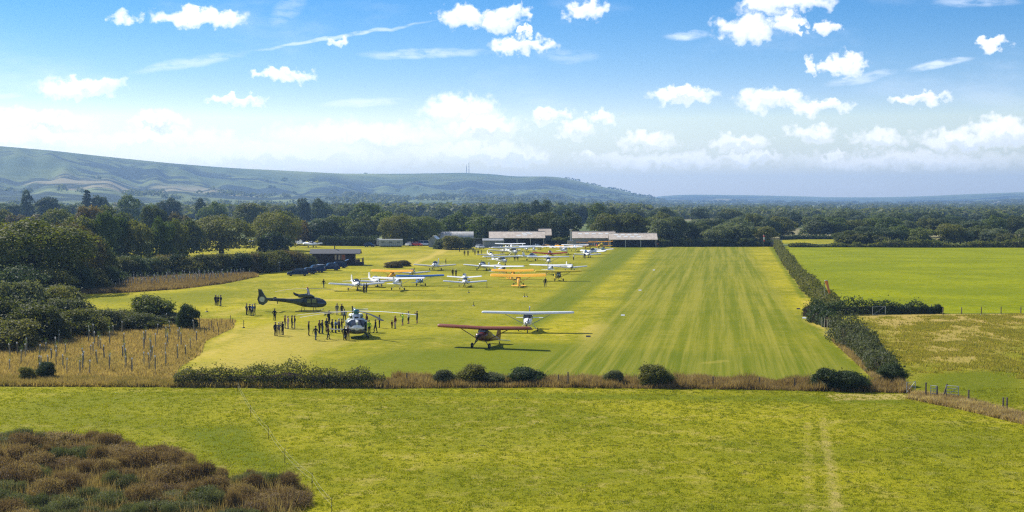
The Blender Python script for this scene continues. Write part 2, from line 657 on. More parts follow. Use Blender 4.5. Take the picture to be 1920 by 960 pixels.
def ground_mat():
    """the far plain: a patchwork of fields between the woods"""
    m = bpy.data.materials.new('plain')
    m.use_nodes = True
    t = NT(m.node_tree)
    b = t.n['Principled BSDF']
    geo = t.node('ShaderNodeNewGeometry')
    pos = geo.outputs['Position']
    vo = t.node('ShaderNodeTexVoronoi')
    t.put(vo.inputs['Vector'], t.vmath('ADD', pos, t.vmath('MULTIPLY', t.noise(pos, 0.004, 2, color=True), (60, 60, 0))))
    vo.inputs['Scale'].default_value = 0.0042
    sep = t.node('ShaderNodeSeparateColor')
    t.l.new(vo.outputs['Color'], sep.inputs[0])
    ramp = t.node('ShaderNodeValToRGB')
    ramp.color_ramp.interpolation = 'CONSTANT'
    el = ramp.color_ramp.elements
    cs = [(0, (0.10, 0.13, 0.030)), (0.3, (0.16, 0.19, 0.05)), (0.5, (0.09, 0.12, 0.035)), (0.68, (0.26, 0.22, 0.10)), (0.84, (0.17, 0.20, 0.06))]
    while len(el) < len(cs):
        el.new(0.5)
    for e, (p, c) in zip(el, cs):
        e.position = p
        e.color = (*c, 1)
    t.l.new(sep.outputs[0], ramp.inputs[0])
    n = t.noise(pos, 0.08, 6, 0.65)
    c = t.mix(t.smooth(n, 0.3, 0.7, 0, 0.5), ramp.outputs[0], (0.07, 0.09, 0.03))
    t.l.new(c, b.inputs['Base Color'])
    b.inputs['Roughness'].default_value = 0.95
    b.inputs['Specular IOR Level'].default_value = 0.1
    MATS['plain'] = m
    return m


# the plain under everything, out to the horizon
R_ = 26000
def plain():
    rr = [0, 40, 90, 200, 500, 1200, 3000, 8000, R_]
    n = 72
    V = [(0, 0, -0.02)]
    F3 = []
    for r in rr[1:]:
        for k in range(n):
            a = 2 * PI * k / n
            V.append((r * math.sin(a), r * math.cos(a), -0.02))
    mb = MB()
    faces = [(0, 1 + (k + 1) % n, 1 + k) for k in range(n)]
    for i in range(len(rr) - 2):
        for k in range(n):
            a, b2 = 1 + i * n + k, 1 + i * n + (k + 1) % n
            faces.append((a, b2, b2 + n, a + n))
    mb.add(V, faces)
    o = mb.build('ground', ground_mat())
    tag(o, kind='structure')
plain()

M_PAST = grass_mat('pasture_grass', (0.34, 0.310, 0.010), (0.135, 0.170, 0.004), (0.47, 0.37, 0.11), clump=3.2, bump=1.0, spots=0.75)
M_AIR = grass_mat('airfield_grass', (0.35, 0.30, 0.008), (0.110, 0.140, 0.001), (0.50, 0.38, 0.075), stripes=True, clump=1.2, bump=0.25)
M_CROP = grass_mat('crop_grass', (0.225, 0.245, 0.0005), (0.14, 0.175, 0.0005), (0.29, 0.26, 0.001), clump=0.9, bump=0.4)
M_PADD = grass_mat('paddock_grass', (0.27, 0.25, 0.012), (0.13, 0.155, 0.004), (0.44, 0.32, 0.09), clump=1.6, bump=0.9, spots=0.5)
M_PLANT = grass_mat('plantation_grass', (0.36, 0.25, 0.075), (0.20, 0.19, 0.03), (0.46, 0.29, 0.12), clump=1.2, bump=0.8)

# the near pasture
past_poly = [(-110, 40), (110, 40)] + [tuple(G(*p)[:2]) for p in [(2350, 770), (1900, 742), (1740, 722), (1400, 712), (800, 712), (400, 712), (-300, 712)]]
lush_p = gpoly([(300, 800), (470, 795), (520, 850), (545, 885), (480, 880), (400, 860)])
lush_p2 = gpoly([(1000, 735), (1700, 742), (1720, 760), (1200, 752), (800, 745), (200, 742), (-50, 735)])
drypatch = gpoly([(760, 800), (900, 770), (1100, 800), (1250, 870), (1150, 930), (950, 960), (700, 900)])
yel_p = gpoly([(700, 950), (900, 880), (1100, 900), (1150, 965), (900, 990)])
rut1 = gpoly([(1510, 870), (1507, 830), (1512, 790), (1518, 790), (1518, 830), (1525, 870), (1528, 975), (1508, 975)])
rut2 = gpoly([(1547, 860), (1538, 800), (1542, 775), (1547, 775), (1549, 800), (1566, 870), (1584, 975), (1560, 975)])
tr_all = gpoly([(1480, 745), (1560, 745), (1600, 980), (1490, 980)])
near_gate = gpoly([(1540, 738), (1720, 738), (1700, 750), (1560, 752)])
sheet('pasture', past_poly, 0.55, 0.004, M_PAST,
      {'lush': [(lush_p, 3.5, 0.85), (lush_p2, 2, 0.6), (gpoly([(-60, 740), (440, 735), (500, 800), (300, 830), (100, 800), (-60, 790)]), 5, 0.45), (gpoly([(1610, 770), (1980, 800), (1980, 980), (1640, 980), (1600, 860)]), 6, 0.42), (gpoly([(600, 930), (1000, 900), (1450, 940), (1450, 1000), (600, 1000)]), 6, 0.35)],
       'dry': [(rut1, 0.7, 0.66), (rut2, 0.7, 0.78), (tr_all, 3.5, 0.30), (drypatch, 12, 0.30), (near_gate, 1.0, 0.75)]})

# the mown airfield
air_px = [(300, 722), (700, 728), (1690, 730), (1640, 690), (1545, 575), (1518, 556), (1470, 492), (1456, 460), (1300, 456), (900, 452), (480, 448), (300, 452),
          (120, 500), (80, 545), (60, 600), (240, 640)]
air_poly = [tuple(p[:2]) for p in gpoly(air_px)]
A_LUSH = [
    (gpoly([(1160, 462), (1208, 462), (1165, 500), (1112, 545), (1060, 585), (1005, 615), (955, 608), (1020, 565), (1080, 520)]), 4.5, 1.0),
    (gpoly([(600, 700), (640, 672), (740, 655), (880, 647), (1000, 640), (1100, 640), (1160, 650), (1640, 680), (1690, 720), (640, 722)]), 7.0, 0.72),
    (gpoly([(1440, 463), (1455, 463), (1530, 560), (1500, 560)]), 1.0, 0.8),
    (gpoly([(1485, 590), (1540, 590), (1640, 700), (1560, 690)]), 1.5, 0.7),
    (gpoly([(150, 560), (400, 540), (480, 545), (380, 580), (200, 590)]), 3.0, 0.45),
    (gpoly([(1296, 462), (1345, 462), (1400, 560), (1450, 640), (1270, 640), (1290, 560)]), 4.0, 0.42),
    (gpoly([(640, 620), (900, 560), (1000, 560), (900, 640), (700, 650)]), 5.0, 0.3),
]
A_DRY = [
    (gpoly([(330, 700), (375, 655), (440, 618), (520, 600), (600, 620), (660, 640), (600, 665), (560, 692), (420, 700)]), 5.0, 0.62),
    (gpoly([(555, 640), (640, 632), (690, 640), (610, 660), (560, 690), (500, 690)]), 2.5, 0.6),
    (gpoly([(330, 700), (400, 640), (445, 605), (460, 612), (420, 645), (372, 690), (340, 712)]), 1.2, 0.75),
    (gpoly([(540, 561), (870, 562), (870, 565), (700, 566), (540, 564)]), 0.5, 0.95),
    (gpoly([(380, 592), (520, 560), (620, 540), (720, 532), (725, 536), (620, 547), (530, 566), (420, 596)]), 2, 0.5),
    (gpoly([(1085, 660), (1085, 615), (1130, 600), (1160, 615), (1140, 640), (1120, 660)]), 2, 0.7),
    (gpoly([(1060, 545), (1150, 500), (1170, 505), (1080, 560)]), 3, 0.35),
    (gpoly([(700, 480), (800, 468), (860, 462), (900, 470), (760, 500), (700, 500)]), 4, 0.4),
    (gpoly([(1508, 552), (1530, 570), (1518, 596), (1560, 620), (1640, 700), (1652, 720), (1630, 712), (1550, 632), (1505, 600)]), 0.8, 0.7),
    (gpoly([(1458, 470), (1476, 497), (1520, 556), (1512, 556), (1468, 497)]), 0.6, 0.8),
    (gpoly([(1328, 676), (1356, 676), (1356, 682), (1340, 684), (1326, 681)]), 0.3, 1.2),
    (gpoly([(820, 470), (850, 462), (858, 464), (800, 488), (770, 500), (760, 500)]), 0.8, 0.7),
]
A_STR = [(gpoly([(1232, 461), (1398, 461), (1470, 565), (1560, 665), (1640, 715), (900, 720), (1040, 660), (1110, 631)]), 2.0, 1.0),
         (gpoly([(880, 480), (1180, 464), (1000, 600), (700, 700), (400, 700), (560, 580)]), 8.0, 0.35)]
sheet('airfield', air_poly, 1.6, 0.012, M_AIR, {'lush': A_LUSH, 'dry': A_DRY, 'stripe': A_STR})

# the bright field beyond the runway hedge
crop_poly = [tuple(p[:2]) for p in gpoly([(1456, 462), (1475, 500), (1525, 556), (1560, 585), (1780, 588), (2500, 584), (2500, 462.5)])]
sheet('crop_field', crop_poly, 3.0, 0.008, M_CROP,
      {'lush': [(gpoly([(1480, 500), (1700, 492), (1700, 505), (1500, 515)]), 4, .5), (gpoly([(1650, 535), (1930, 545), (1930, 560), (1660, 548)]), 3, .5)],
       'dry': [(gpoly([(1460, 465), (1500, 465), (1560, 580), (1540, 585)]), 1.5, .35)]})
# the rough paddock
padd_poly = [tuple(p[:2]) for p in gpoly([(1560, 586), (1780, 589), (2500, 585), (2500, 800), (1900, 760), (1720, 735), (1660, 690), (1600, 640)])]
sheet('paddock', padd_poly, 1.4, 0.0065, M_PADD,
      {'dry': [(gpoly([(1620, 595), (1930, 588), (1930, 640), (1850, 690), (1700, 680), (1640, 640)]), 5, .62), (gpoly([(1600, 590), (1930, 586), (1930, 608), (1640, 612)]), 2, .75),
               (gpoly([(1720, 742), (1790, 745), (1930, 785), (1930, 800), (1800, 765), (1700, 748)]), 1.0, .7)],
       'lush': [(gpoly([(1720, 700), (1930, 690), (1930, 765), (1800, 745), (1700, 725)]), 4, .8)]})
# ground under the two young plantations
pl_lo = [tuple(p[:2]) for p in gpoly([(-200, 655), (0, 640), (90, 628), (250, 608), (360, 600), (442, 602), (436, 616), (385, 640), (376, 664), (336, 690), (322, 724), (-250, 722)])]
sheet('plantation_ground', pl_lo, 1.2, 0.018, M_PLANT,
      {'lush': [(gpoly([(110, 672), (260, 668), (250, 690), (120, 690)]), 1.5, .8), (gpoly([(80, 640), (330, 606), (420, 603), (420, 612), (200, 640)]), 2, .55)],
       'dry': [(gpoly([(150, 640), (330, 625), (370, 640), (330, 668), (150, 665)]), 3, .6)]})
pl_hi = [tuple(p[:2]) for p in gpoly([(150, 552), (215, 526), (330, 517), (470, 512), (484, 519), (420, 532), (340, 542), (240, 549)])]
sheet('plantation_ground', pl_hi, 1.6, 0.018, M_PLANT, {'dry': [(pl_hi, 3, .5)]})
# pale meadow beyond the far hedge on the right, and one behind the hangars
far1 = [tuple(p[:2]) for p in gpoly([(1465, 457), (1468, 447), (1590, 447), (1600, 457)])]
sheet('meadow', far1, 8, 0.003, M_AIR)

# ------------------------------------------------------------------ the downs
def hill_mat():
    m = bpy.data.materials.new('downland')
    m.use_nodes = True
    t = NT(m.node_tree)
    b = t.n['Principled BSDF']
    geo = t.node('ShaderNodeNewGeometry')
    pos = geo.outputs['Position']
    rise = t.attr('rise')
    n = t.noise(pos, 0.0024, 6, 0.6)
    n2 = t.noise(pos, 0.013, 5, 0.7)
    turf = t.mix(t.smooth(n, 0.35, 0.65), (0.070, 0.100, 0.030), (0.22, 0.25, 0.060))
    vo = t.node('ShaderNodeTexVoronoi')
    t.put(vo.inputs['Vector'], t.vmath('MULTIPLY', t.vmath('ADD', pos, t.vmath('MULTIPLY', t.noise(pos, 0.003, 2, color=True), (120, 120, 0))), (1, 0.6, 0)))
    vo.inputs['Scale'].default_value = 0.0020
    sep = t.node('ShaderNodeSeparateColor')
    t.l.new(vo.outputs['Color'], sep.inputs[0])
    ramp = t.node('ShaderNodeValToRGB')
    ramp.color_ramp.interpolation = 'CONSTANT'
    el = ramp.color_ramp.elements
    cs = [(0, (0.13, 0.155, 0.05)), (0.26, (0.27, 0.22, 0.13)), (0.34, (0.17, 0.20, 0.07)), (0.63, (0.24, 0.21, 0.11)), (0.70, (0.10, 0.13, 0.045))]
    while len(el) < len(cs):
        el.new(0.5)
    for e, (p, c) in zip(el, cs):
        e.position = p
        e.color = (*c, 1)
    t.l.new(sep.outputs[1], ramp.inputs[0])
    low = t.smooth(rise, 0.58, 0.46)
    c = t.mix(low, turf, ramp.outputs[0])
    wood = t.math('MULTIPLY', t.smooth(t.math('ADD', n, t.math('MULTIPLY', n2, 0.4)), 0.66, 0.72), t.smooth(rise, 0.97, 0.7))
    c = t.mix(wood, c, (0.025, 0.038, 0.020))
    scr = t.smooth(n2, 0.62, 0.70, 0, 0.7)
    c = t.mix(scr, c, (0.035, 0.05, 0.025))
    t.l.new(c, b.inputs['Base Color'])
    b.inputs['Roughness'].default_value = 0.95
    b.inputs['Specular IOR Level'].default_value = 0.05
    bp = t.node('ShaderNodeBump')
    bp.inputs['Strength'].default_value = 0.6
    bp.inputs['Distance'].default_value = 6
    t.l.new(n2, bp.inputs['Height'])
    t.l.new(bp.outputs[0], b.inputs['Normal'])
    MATS['downland'] = m
    return m


def vnoise(X, Y, seed):
    """smooth value noise"""
    r = np.random.default_rng(seed)
    T = r.random((256, 256))
    xi, yi = np.floor(X).astype(int), np.floor(Y).astype(int)
    fx, fy = smooth01(X - xi), smooth01(Y - yi)
    a, b2 = T[xi % 256, yi % 256], T[(xi + 1) % 256, yi % 256]
    c, d = T[xi % 256, (yi + 1) % 256], T[(xi + 1) % 256, (yi + 1) % 256]
    return (a * (1 - fx) + b2 * fx) * (1 - fy) + (c * (1 - fx) + d * fx) * fy - 0.5


def hills(name, prof, dist, foot, seed, spur):
    """a ridge: prof = skyline (photo x, y); dist(x) = metres to the crest; foot = where the slope begins, as a share of dist"""
    px = np.linspace(prof[0][0], prof[-1][0], 420)
    py = np.interp(px, [p[0] for p in prof], [p[1] for p in prof])
    k = np.ones(9) / 9
    py = np.convolve(np.pad(py, 4, 'edge'), k, 'valid')
    az = np.arctan((px - 960) / LENS_PX)
    D = np.array([dist(x) for x in px])
    H = CAM_H + (375 - py) / LENS_PX * D
    T = np.concatenate([np.linspace(-0.04, 1.0, 90), np.linspace(1.01, 1.12, 6)])
    A, TT = np.meshgrid(az, T, indexing='ij')
    Dm = D[:, None]
    Hm = H[:, None]
    r = Dm * (foot + (1 - foot) * TT)
    X, Y = r * np.sin(A) / np.cos(A) * np.cos(A), r * np.cos(A)
    tt = np.clip(TT, 0, 1)
    shape = 0.62 * np.clip(tt / 0.9, 0, 1) ** 1.25 * (1 - tt) + 0.34 * tt + 0.66 * smooth01(np.clip((tt - 0.42) / 0.58, 0, 1)) ** 1.1
    coombe = vnoise(A * spur + 0.35 * TT, TT * 1.3, seed) + 0.5 * vnoise(A * spur * 2.3, TT * 2.6, seed + 1) + 0.25 * vnoise(A * spur * 6, TT * 7, seed + 2)
    z = Hm * shape + (coombe - 0.22) * Hm * 0.85 * np.sin(PI * tt) ** 1.2 * tt
    z = np.where(TT > 1, Hm * (1 - 4 * (TT - 1)), z)
    z = np.minimum(z, np.where(TT < 1, CAM_H + (Hm - CAM_H) * r / Dm - 0.001 * (1 - tt) * Hm, 1e9))
    z = np.where(TT < 0, -3, np.maximum(z, -3))
    V = np.stack([X, Y, z], -1).reshape(-1, 3)
    n1, n2 = A.shape
    idx = np.arange(n1 * n2).reshape(n1, n2)
    F = np.stack([idx[:-1, :-1], idx[1:, :-1], idx[1:, 1:], idx[:-1, 1:]], -1).reshape(-1, 4)
    me = mesh_np(name, V, F, smooth=True, attrs={'rise': ('POINT', tt.ravel())})
    o = link(name, me, MATS.get('downland') or hill_mat())
    return tag(o, kind='structure'), (az, D, H, X, Y, z, TT)


PROF_NEAR = [(-700, 290), (-200, 272), (0, 280), (100, 287), (200, 297), (320, 308), (430, 316), (540, 321), (640, 326), (760, 326), (870, 324), (930, 327),
             (960, 331), (1040, 331), (1070, 336), (1110, 346), (1140, 353), (1165, 357), (1200, 366), (1245, 375), (1290, 384), (1330, 388)]
PROF_FAR = [(1080, 378), (1180, 374), (1260, 366), (1300, 365), (1400, 366), (1500, 368), (1560, 370), (1650, 370), (1740, 368), (1800, 365), (1860, 363), (1920, 361), (2100, 360), (2600, 352)]
HILL_NEAR, HN = hills('hills', PROF_NEAR, lambda x: 5000 + max(0, x) * 1.3, 0.45, 11, 17)
HILL_FAR, HF = hills('hills', PROF_FAR, lambda x: 10500 - max(0, x - 1500) * 0.8, 0.45, 23, 14)


def far_ground_z(x, y):
    """height of the land at a far point (plain or hill foot)"""
    best = 0.0
    a = math.atan2(x, y)
    for az, D, H, X, Y, z, TT in (HN, HF):
        if az[0] < a < az[-1]:
            i = int(np.searchsorted(az, a))
            i = min(i, len(az) - 1)
            rr = np.hypot(X[i], Y[i])
            q = math.hypot(x, y)
            if rr[0] < q < rr[-1]:
                best = max(best, float(np.interp(q, rr, z[i])))
    return best


# ------------------------------------------------------------------ the air
def haze():
    mb = MB().box((0, 5500, 112), (15000, 13400, 228))
    m = bpy.data.materials.new('haze')
    m.use_nodes = True
    t = NT(m.node_tree)
    t.n.remove(t.n['Principled BSDF'])
    v = t.node('ShaderNodeVolumePrincipled')
    v.inputs['Color'].default_value = (0.36, 0.60, 1.0, 1)
    v.inputs['Density'].default_value = HAZE_DENSITY
    v.inputs['Anisotropy'].default_value = 0.25
    t.l.new(v.outputs[0], t.n['Material Output'].inputs['Volume'])
    o = mb.build('haze', m, smooth=False)
    tag(o, 'pale blue summer haze over the whole valley', 'haze', kind='stuff')


HAZE_DENSITY = 0.000105
haze()
# ================================================================== VEGETATION
def unit(a):
    return a / (np.linalg.norm(a, axis=-1, keepdims=True) + 1e-9)


def leaves_np(C, N, size, rng, aspect=0.62, wild=0.75, upright=0.0):
    """leaf-sized faces at C, turned roughly along N"""
    n = len(C)
    Nn = unit(unit(N) + rng.normal(size=(n, 3)) * wild)
    t = unit(np.cross(Nn, rng.normal(size=(n, 3))))
    if upright:
        t = unit(t * (1 - upright) + np.array([0, 0, upright]) + 0.25 * rng.normal(size=(n, 3)))
        Nn = unit(Nn - t * (Nn * t).sum(-1, keepdims=True))
    b = np.cross(Nn, t)
    s = (np.asarray(size) * rng.uniform(0.6, 1.35, n))[:, None]
    V = np.stack([C + t * s, C + b * s * aspect, C - t * s, C - b * s * aspect], 1).reshape(-1, 3)
    F = np.arange(n * 4).reshape(n, 4)
    return V, F


def leaf_obj_mesh(name, C, N, size, rng, aspect=0.62, wild=0.75, tint=None, upright=0.0):
    V, F = leaves_np(C, N, size, rng, aspect, wild, upright)
    ti = rng.random(len(F)) if tint is None else tint
    return mesh_np(name, V, F, attrs={'tint': ('FACE', ti)})


def lobes_cloud(lobes, n, rng, shell=(0.72, 1.03), ragged=0.055):
    """points on the outside of many overlapping ellipsoids; drops those buried deep inside a neighbour"""
    L = np.array(lobes)                      # x y z rx ry rz
    w = L[:, 3] * L[:, 4] + L[:, 4] * L[:, 5] + L[:, 3] * L[:, 5]
    k = rng.choice(len(L), size=int(n * 1.9), p=w / w.sum())
    d = unit(rng.normal(size=(len(k), 3)))
    d[:, 2] = np.where(d[:, 2] < -0.35, d[:, 2] * -0.6, d[:, 2])
    r = (rng.uniform(shell[0], shell[1], len(k)) + rng.exponential(ragged, len(k)))[:, None]
    C = L[k, :3] + d * L[k, 3:] * r
    C[:, 2] = np.where(C[:, 2] < 0.01, np.abs(C[:, 2]) + 0.01, C[:, 2])
    bury = np.zeros(len(k), bool)
    for i in range(len(L)):
        q = (((C - L[i, :3]) / L[i, 3:]) ** 2).sum(-1)
        bury |= (q < 0.45) & (k != i)
    C, d, k = C[~bury][:n], d[~bury][:n], k[~bury][:n]
    tint = np.clip(rng.random(len(C)) * 0.7 + np.sin(k * 12.9898) * 0.18 + 0.15, 0, 1)
    return C, unit(d / L[k, 3:]), tint


def crown_lobes(shape, rng, nl):
    """lobes of a crown inside a 1 m high unit tree"""
    out = []
    tries = 0
    while len(out) < nl and tries < 4000:
        tries += 1
        d = unit(rng.normal(size=3))
        r = rng.uniform(0.45, 1.0) ** 0.5
        if shape == 'oak':
            c, R, q = np.array([0, 0, 0.50]), np.array([0.50, 0.50, 0.46]), rng.uniform(0.13, 0.21)
        elif shape == 'oval':
            c, R, q = np.array([0, 0, 0.52]), np.array([0.28, 0.28, 0.46]), rng.uniform(0.10, 0.16)
        elif shape == 'tall':
            c, R, q = np.array([0, 0, 0.56]), np.array([0.17, 0.17, 0.43]), rng.uniform(0.07, 0.11)
        elif shape == 'cone':
            h = rng.uniform(0.12, 0.98)
            a = rng.uniform(0, 2 * PI)
            rr = 0.25 * (1.02 - h) * rng.uniform(0.5, 1.1)
            q = 0.045 + 0.08 * (1 - h)
            out.append((rr * math.cos(a), rr * math.sin(a), h, q * 1.3, q * 1.3, q * 0.6))
            continue
        elif shape == 'wide':
            c, R, q = np.array([0, 0, 0.50]), np.array([0.62, 0.62, 0.44]), rng.uniform(0.13, 0.22)
        elif shape == 'bush':
            c, R, q = np.array([0, 0, 0.40]), np.array([0.52, 0.52, 0.40]) * rng.uniform(0.8, 1.25), rng.uniform(0.09, 0.24)
        else:
            c, R, q = np.array([0, 0, 0.5]), np.array([0.4, 0.4, 0.4]), 0.18
        p = c + d * r * (R - q * 0.75)
        if shape != 'bush' and p[2] < 0.10:
            continue
        out.append((*p, q * rng.uniform(0.9, 1.25), q * rng.uniform(0.9, 1.25), q * rng.uniform(0.7, 1.0)))
    if shape == 'bush':                         # foliage down to the ground
        for i in range(14):
            a = i * 2 * PI / 14 + rng.uniform(-0.3, 0.3)
            q = rng.uniform(0.10, 0.17)
            k = rng.uniform(0.24, 0.42)
            out.append((k * math.cos(a), k * math.sin(a), rng.uniform(0.06, 0.2), q * 1.15, q * 1.15, q))
    if shape in ('oak', 'wide', 'oval'):        # low boughs that hang near the ground
        k = {'oak': 0.34, 'wide': 0.44, 'oval': 0.19}[shape]
        for i in range(9):
            a = i * 2 * PI / 9 + rng.uniform(-0.3, 0.3)
            q = rng.uniform(0.11, 0.17)
            out.append((k * math.cos(a) * rng.uniform(0.7, 1.05), k * math.sin(a) * rng.uniform(0.7, 1.05), rng.uniform(0.13, 0.24), q * 1.1, q * 1.1, q))
    return out


BARK = mat('bark', (0.085, 0.065, 0.045), 0.9, vary=0.35, scale=3, spec=0.1, bump=0.5)
TWIG = mat('twig', (0.060, 0.045, 0.032), 0.95, vary=0.4, scale=4, spec=0.05, bump=0.4)


def trunk_mesh(shape, lobes, rng):
    mb = MB()
    h0 = {'oak': 0.40, 'wide': 0.40, 'oval': 0.5, 'tall': 0.75, 'cone': 0.93, 'bush': 0.12}[shape]
    r0 = {'oak': 0.040, 'wide': 0.045, 'oval': 0.028, 'tall': 0.020, 'cone': 0.022, 'bush': 0.022}[shape]
    mb.tube([(0, 0, -0.02), (0.003, 0, 0.03), (0.008, 0.004, h0 * 0.5), (0.0, 0.01, h0)], [r0 * 1.5, r0 * 1.1, r0 * 0.85, r0 * 0.6], 7)
    for i, L in enumerate(sorted(lobes, key=lambda q: -q[3])[:9]):
        p = Vector(L[:3])
        a = Vector((0, 0.008, h0 * rng.uniform(0.6, 1.0)))
        mid = a.lerp(p, 0.5) + Vector((0, 0, -0.03))
        mb.tube([a, mid, p], [r0 * 0.5, r0 * 0.33, r0 * 0.1], 5)
    return mb.mesh('trunk')


LEAF = {
    'oak': leaf_mat('oak_leaf', [(0.051, 0.068, 0.016), (0.108, 0.128, 0.024), (0.236, 0.223, 0.041)]),
    'ash': leaf_mat('ash_leaf', [(0.056, 0.088, 0.019), (0.106, 0.144, 0.027), (0.188, 0.206, 0.044)]),
    'rust': leaf_mat('rust_leaf', [(0.072, 0.066, 0.022), (0.144, 0.114, 0.036), (0.240, 0.156, 0.054)]),
    'dark': leaf_mat('dark_leaf', [(0.030, 0.049, 0.019), (0.057, 0.084, 0.027), (0.108, 0.135, 0.038)], trans=0.3),
    'willow': leaf_mat('willow_leaf', [(0.083, 0.105, 0.044), (0.132, 0.160, 0.066), (0.187, 0.209, 0.094)]),
    'hedge': leaf_mat('hedge_leaf', [(0.062, 0.075, 0.021), (0.124, 0.130, 0.031), (0.227, 0.202, 0.058)]),
    'scrub': leaf_mat('scrub_leaf', [(0.112, 0.072, 0.042), (0.210, 0.135, 0.075), (0.352, 0.255, 0.128)], trans=0.4),
    'scrubgreen': leaf_mat('scrub_green_leaf', [(0.074, 0.081, 0.038), (0.128, 0.142, 0.061), (0.203, 0.203, 0.101)], trans=0.35),
    'straw': leaf_mat('straw_leaf', [(0.15, 0.095, 0.045), (0.33, 0.225, 0.115), (0.62, 0.48, 0.26)], trans=0.4),
    'rank': leaf_mat('rank_leaf', [(0.180, 0.153, 0.054), (0.342, 0.243, 0.099), (0.576, 0.414, 0.198)], trans=0.4),
    'grass': leaf_mat('grass_leaf', [(0.15, 0.185, 0.008), (0.31, 0.30, 0.014), (0.52, 0.44, 0.07)], trans=0.5),
    'rough': leaf_mat('rough_leaf', [(0.243, 0.230, 0.027), (0.392, 0.317, 0.068), (0.567, 0.432, 0.149)], trans=0.5),
}

PROTO = {}


def make_proto(key, shape, nl, n, leaf, seed):
    rng = np.random.default_rng(seed)
    lobes = crown_lobes(shape, rng, nl)
    C, N, ti = lobes_cloud(lobes, n, rng, ragged=0.17 if shape == 'bush' else 0.07)
    PROTO[key] = (leaf_obj_mesh('crown', C, N, leaf, rng, wild=0.8 if shape == 'bush' else 0.45, tint=ti), trunk_mesh(shape, lobes, rng))


def make_protos():
    for i in range(3):
        make_proto(f'oak{i}', 'oak', 34, 7000, 0.026, 100 + i)
        make_proto(f'oval{i}', 'oval', 30, 4200, 0.021, 120 + i)
        make_proto(f'bush{i}', 'bush', 26, 4600, 0.040, 150 + i)
    for i in range(2):
        make_proto(f'wide{i}', 'wide', 40, 7600, 0.028, 110 + i)
        make_proto(f'tall{i}', 'tall', 32, 3000, 0.018, 130 + i)
        make_proto(f'cone{i}', 'cone', 46, 3600, 0.022, 140 + i)
    make_proto('great0', 'wide', 70, 22000, 0.017, 171)
    make_proto('great1', 'oak', 64, 20000, 0.016, 172)
    make_proto('shrub0', 'bush', 34, 12000, 0.026, 181)
    make_proto('shrub1', 'bush', 34, 12000, 0.026, 182)


make_protos()
TRUNK_H = {}


def tree(px, base, top, wpx, proto, leaf, label, cat='tree', name='tree', group=None, parts=('crown', 'trunk')):
    """a tree whose foot stands at (px, base) and whose top reaches photo row `top`; wpx = crown width there"""
    p = G(px, base)
    h = max(1.0, ztop(top, p.y))
    w = wpx / ppm(p)
    crown, trunk = PROTO[proto]
    t = thing(name, label, cat, p, random.uniform(0, 2 * PI), group)
    base_w = crown['w'] if 'w' in crown else None
    if base_w is None:
        co = np.empty(len(crown.vertices) * 3, np.float32)
        crown.vertices.foreach_get('co', co)
        co = co.reshape(-1, 3)
        base_w = float(np.percentile(np.abs(co[:, :2]), 97)) * 2
        crown['w'] = base_w
        crown['h'] = float(np.percentile(co[:, 2], 99.6))
    sz = h / crown['h']
    sx = w / base_w
    t.scale = (sx * random.uniform(0.95, 1.05), sx * random.uniform(0.95, 1.05), sz)
    link(parts[0], crown, LEAF[leaf], t)
    link(parts[1], trunk, BARK, t)
    return t


def row(x0, x1, base, top, step, protos, leaves, label, group, jb=2, jt=5, wk=1.5, name='tree'):
    """a line of trees that read alike"""
    x = x0
    while x < x1:
        if random.random() < 0.12:
            x += step * 0.9
            continue
        t0 = top(x) if callable(top) else top
        b0 = base(x) if callable(base) else base
        tree(x + random.uniform(-0.3, 0.3) * step, b0 + random.uniform(-jb, jb), t0 + random.uniform(-jt, jt), step * wk * random.uniform(0.85, 1.25),
             random.choice(protos), random.choice(leaves), label, group=group, name=name)
        x += step * random.uniform(0.8, 1.2)


OAKS = ['oak0', 'oak1', 'oak2', 'wide0', 'wide1']
MIXED = OAKS + ['oval0', 'oval1', 'oval2']
itp = lambda pts: (lambda x: float(np.interp(x, [p[0] for p in pts], [p[1] for p in pts])))


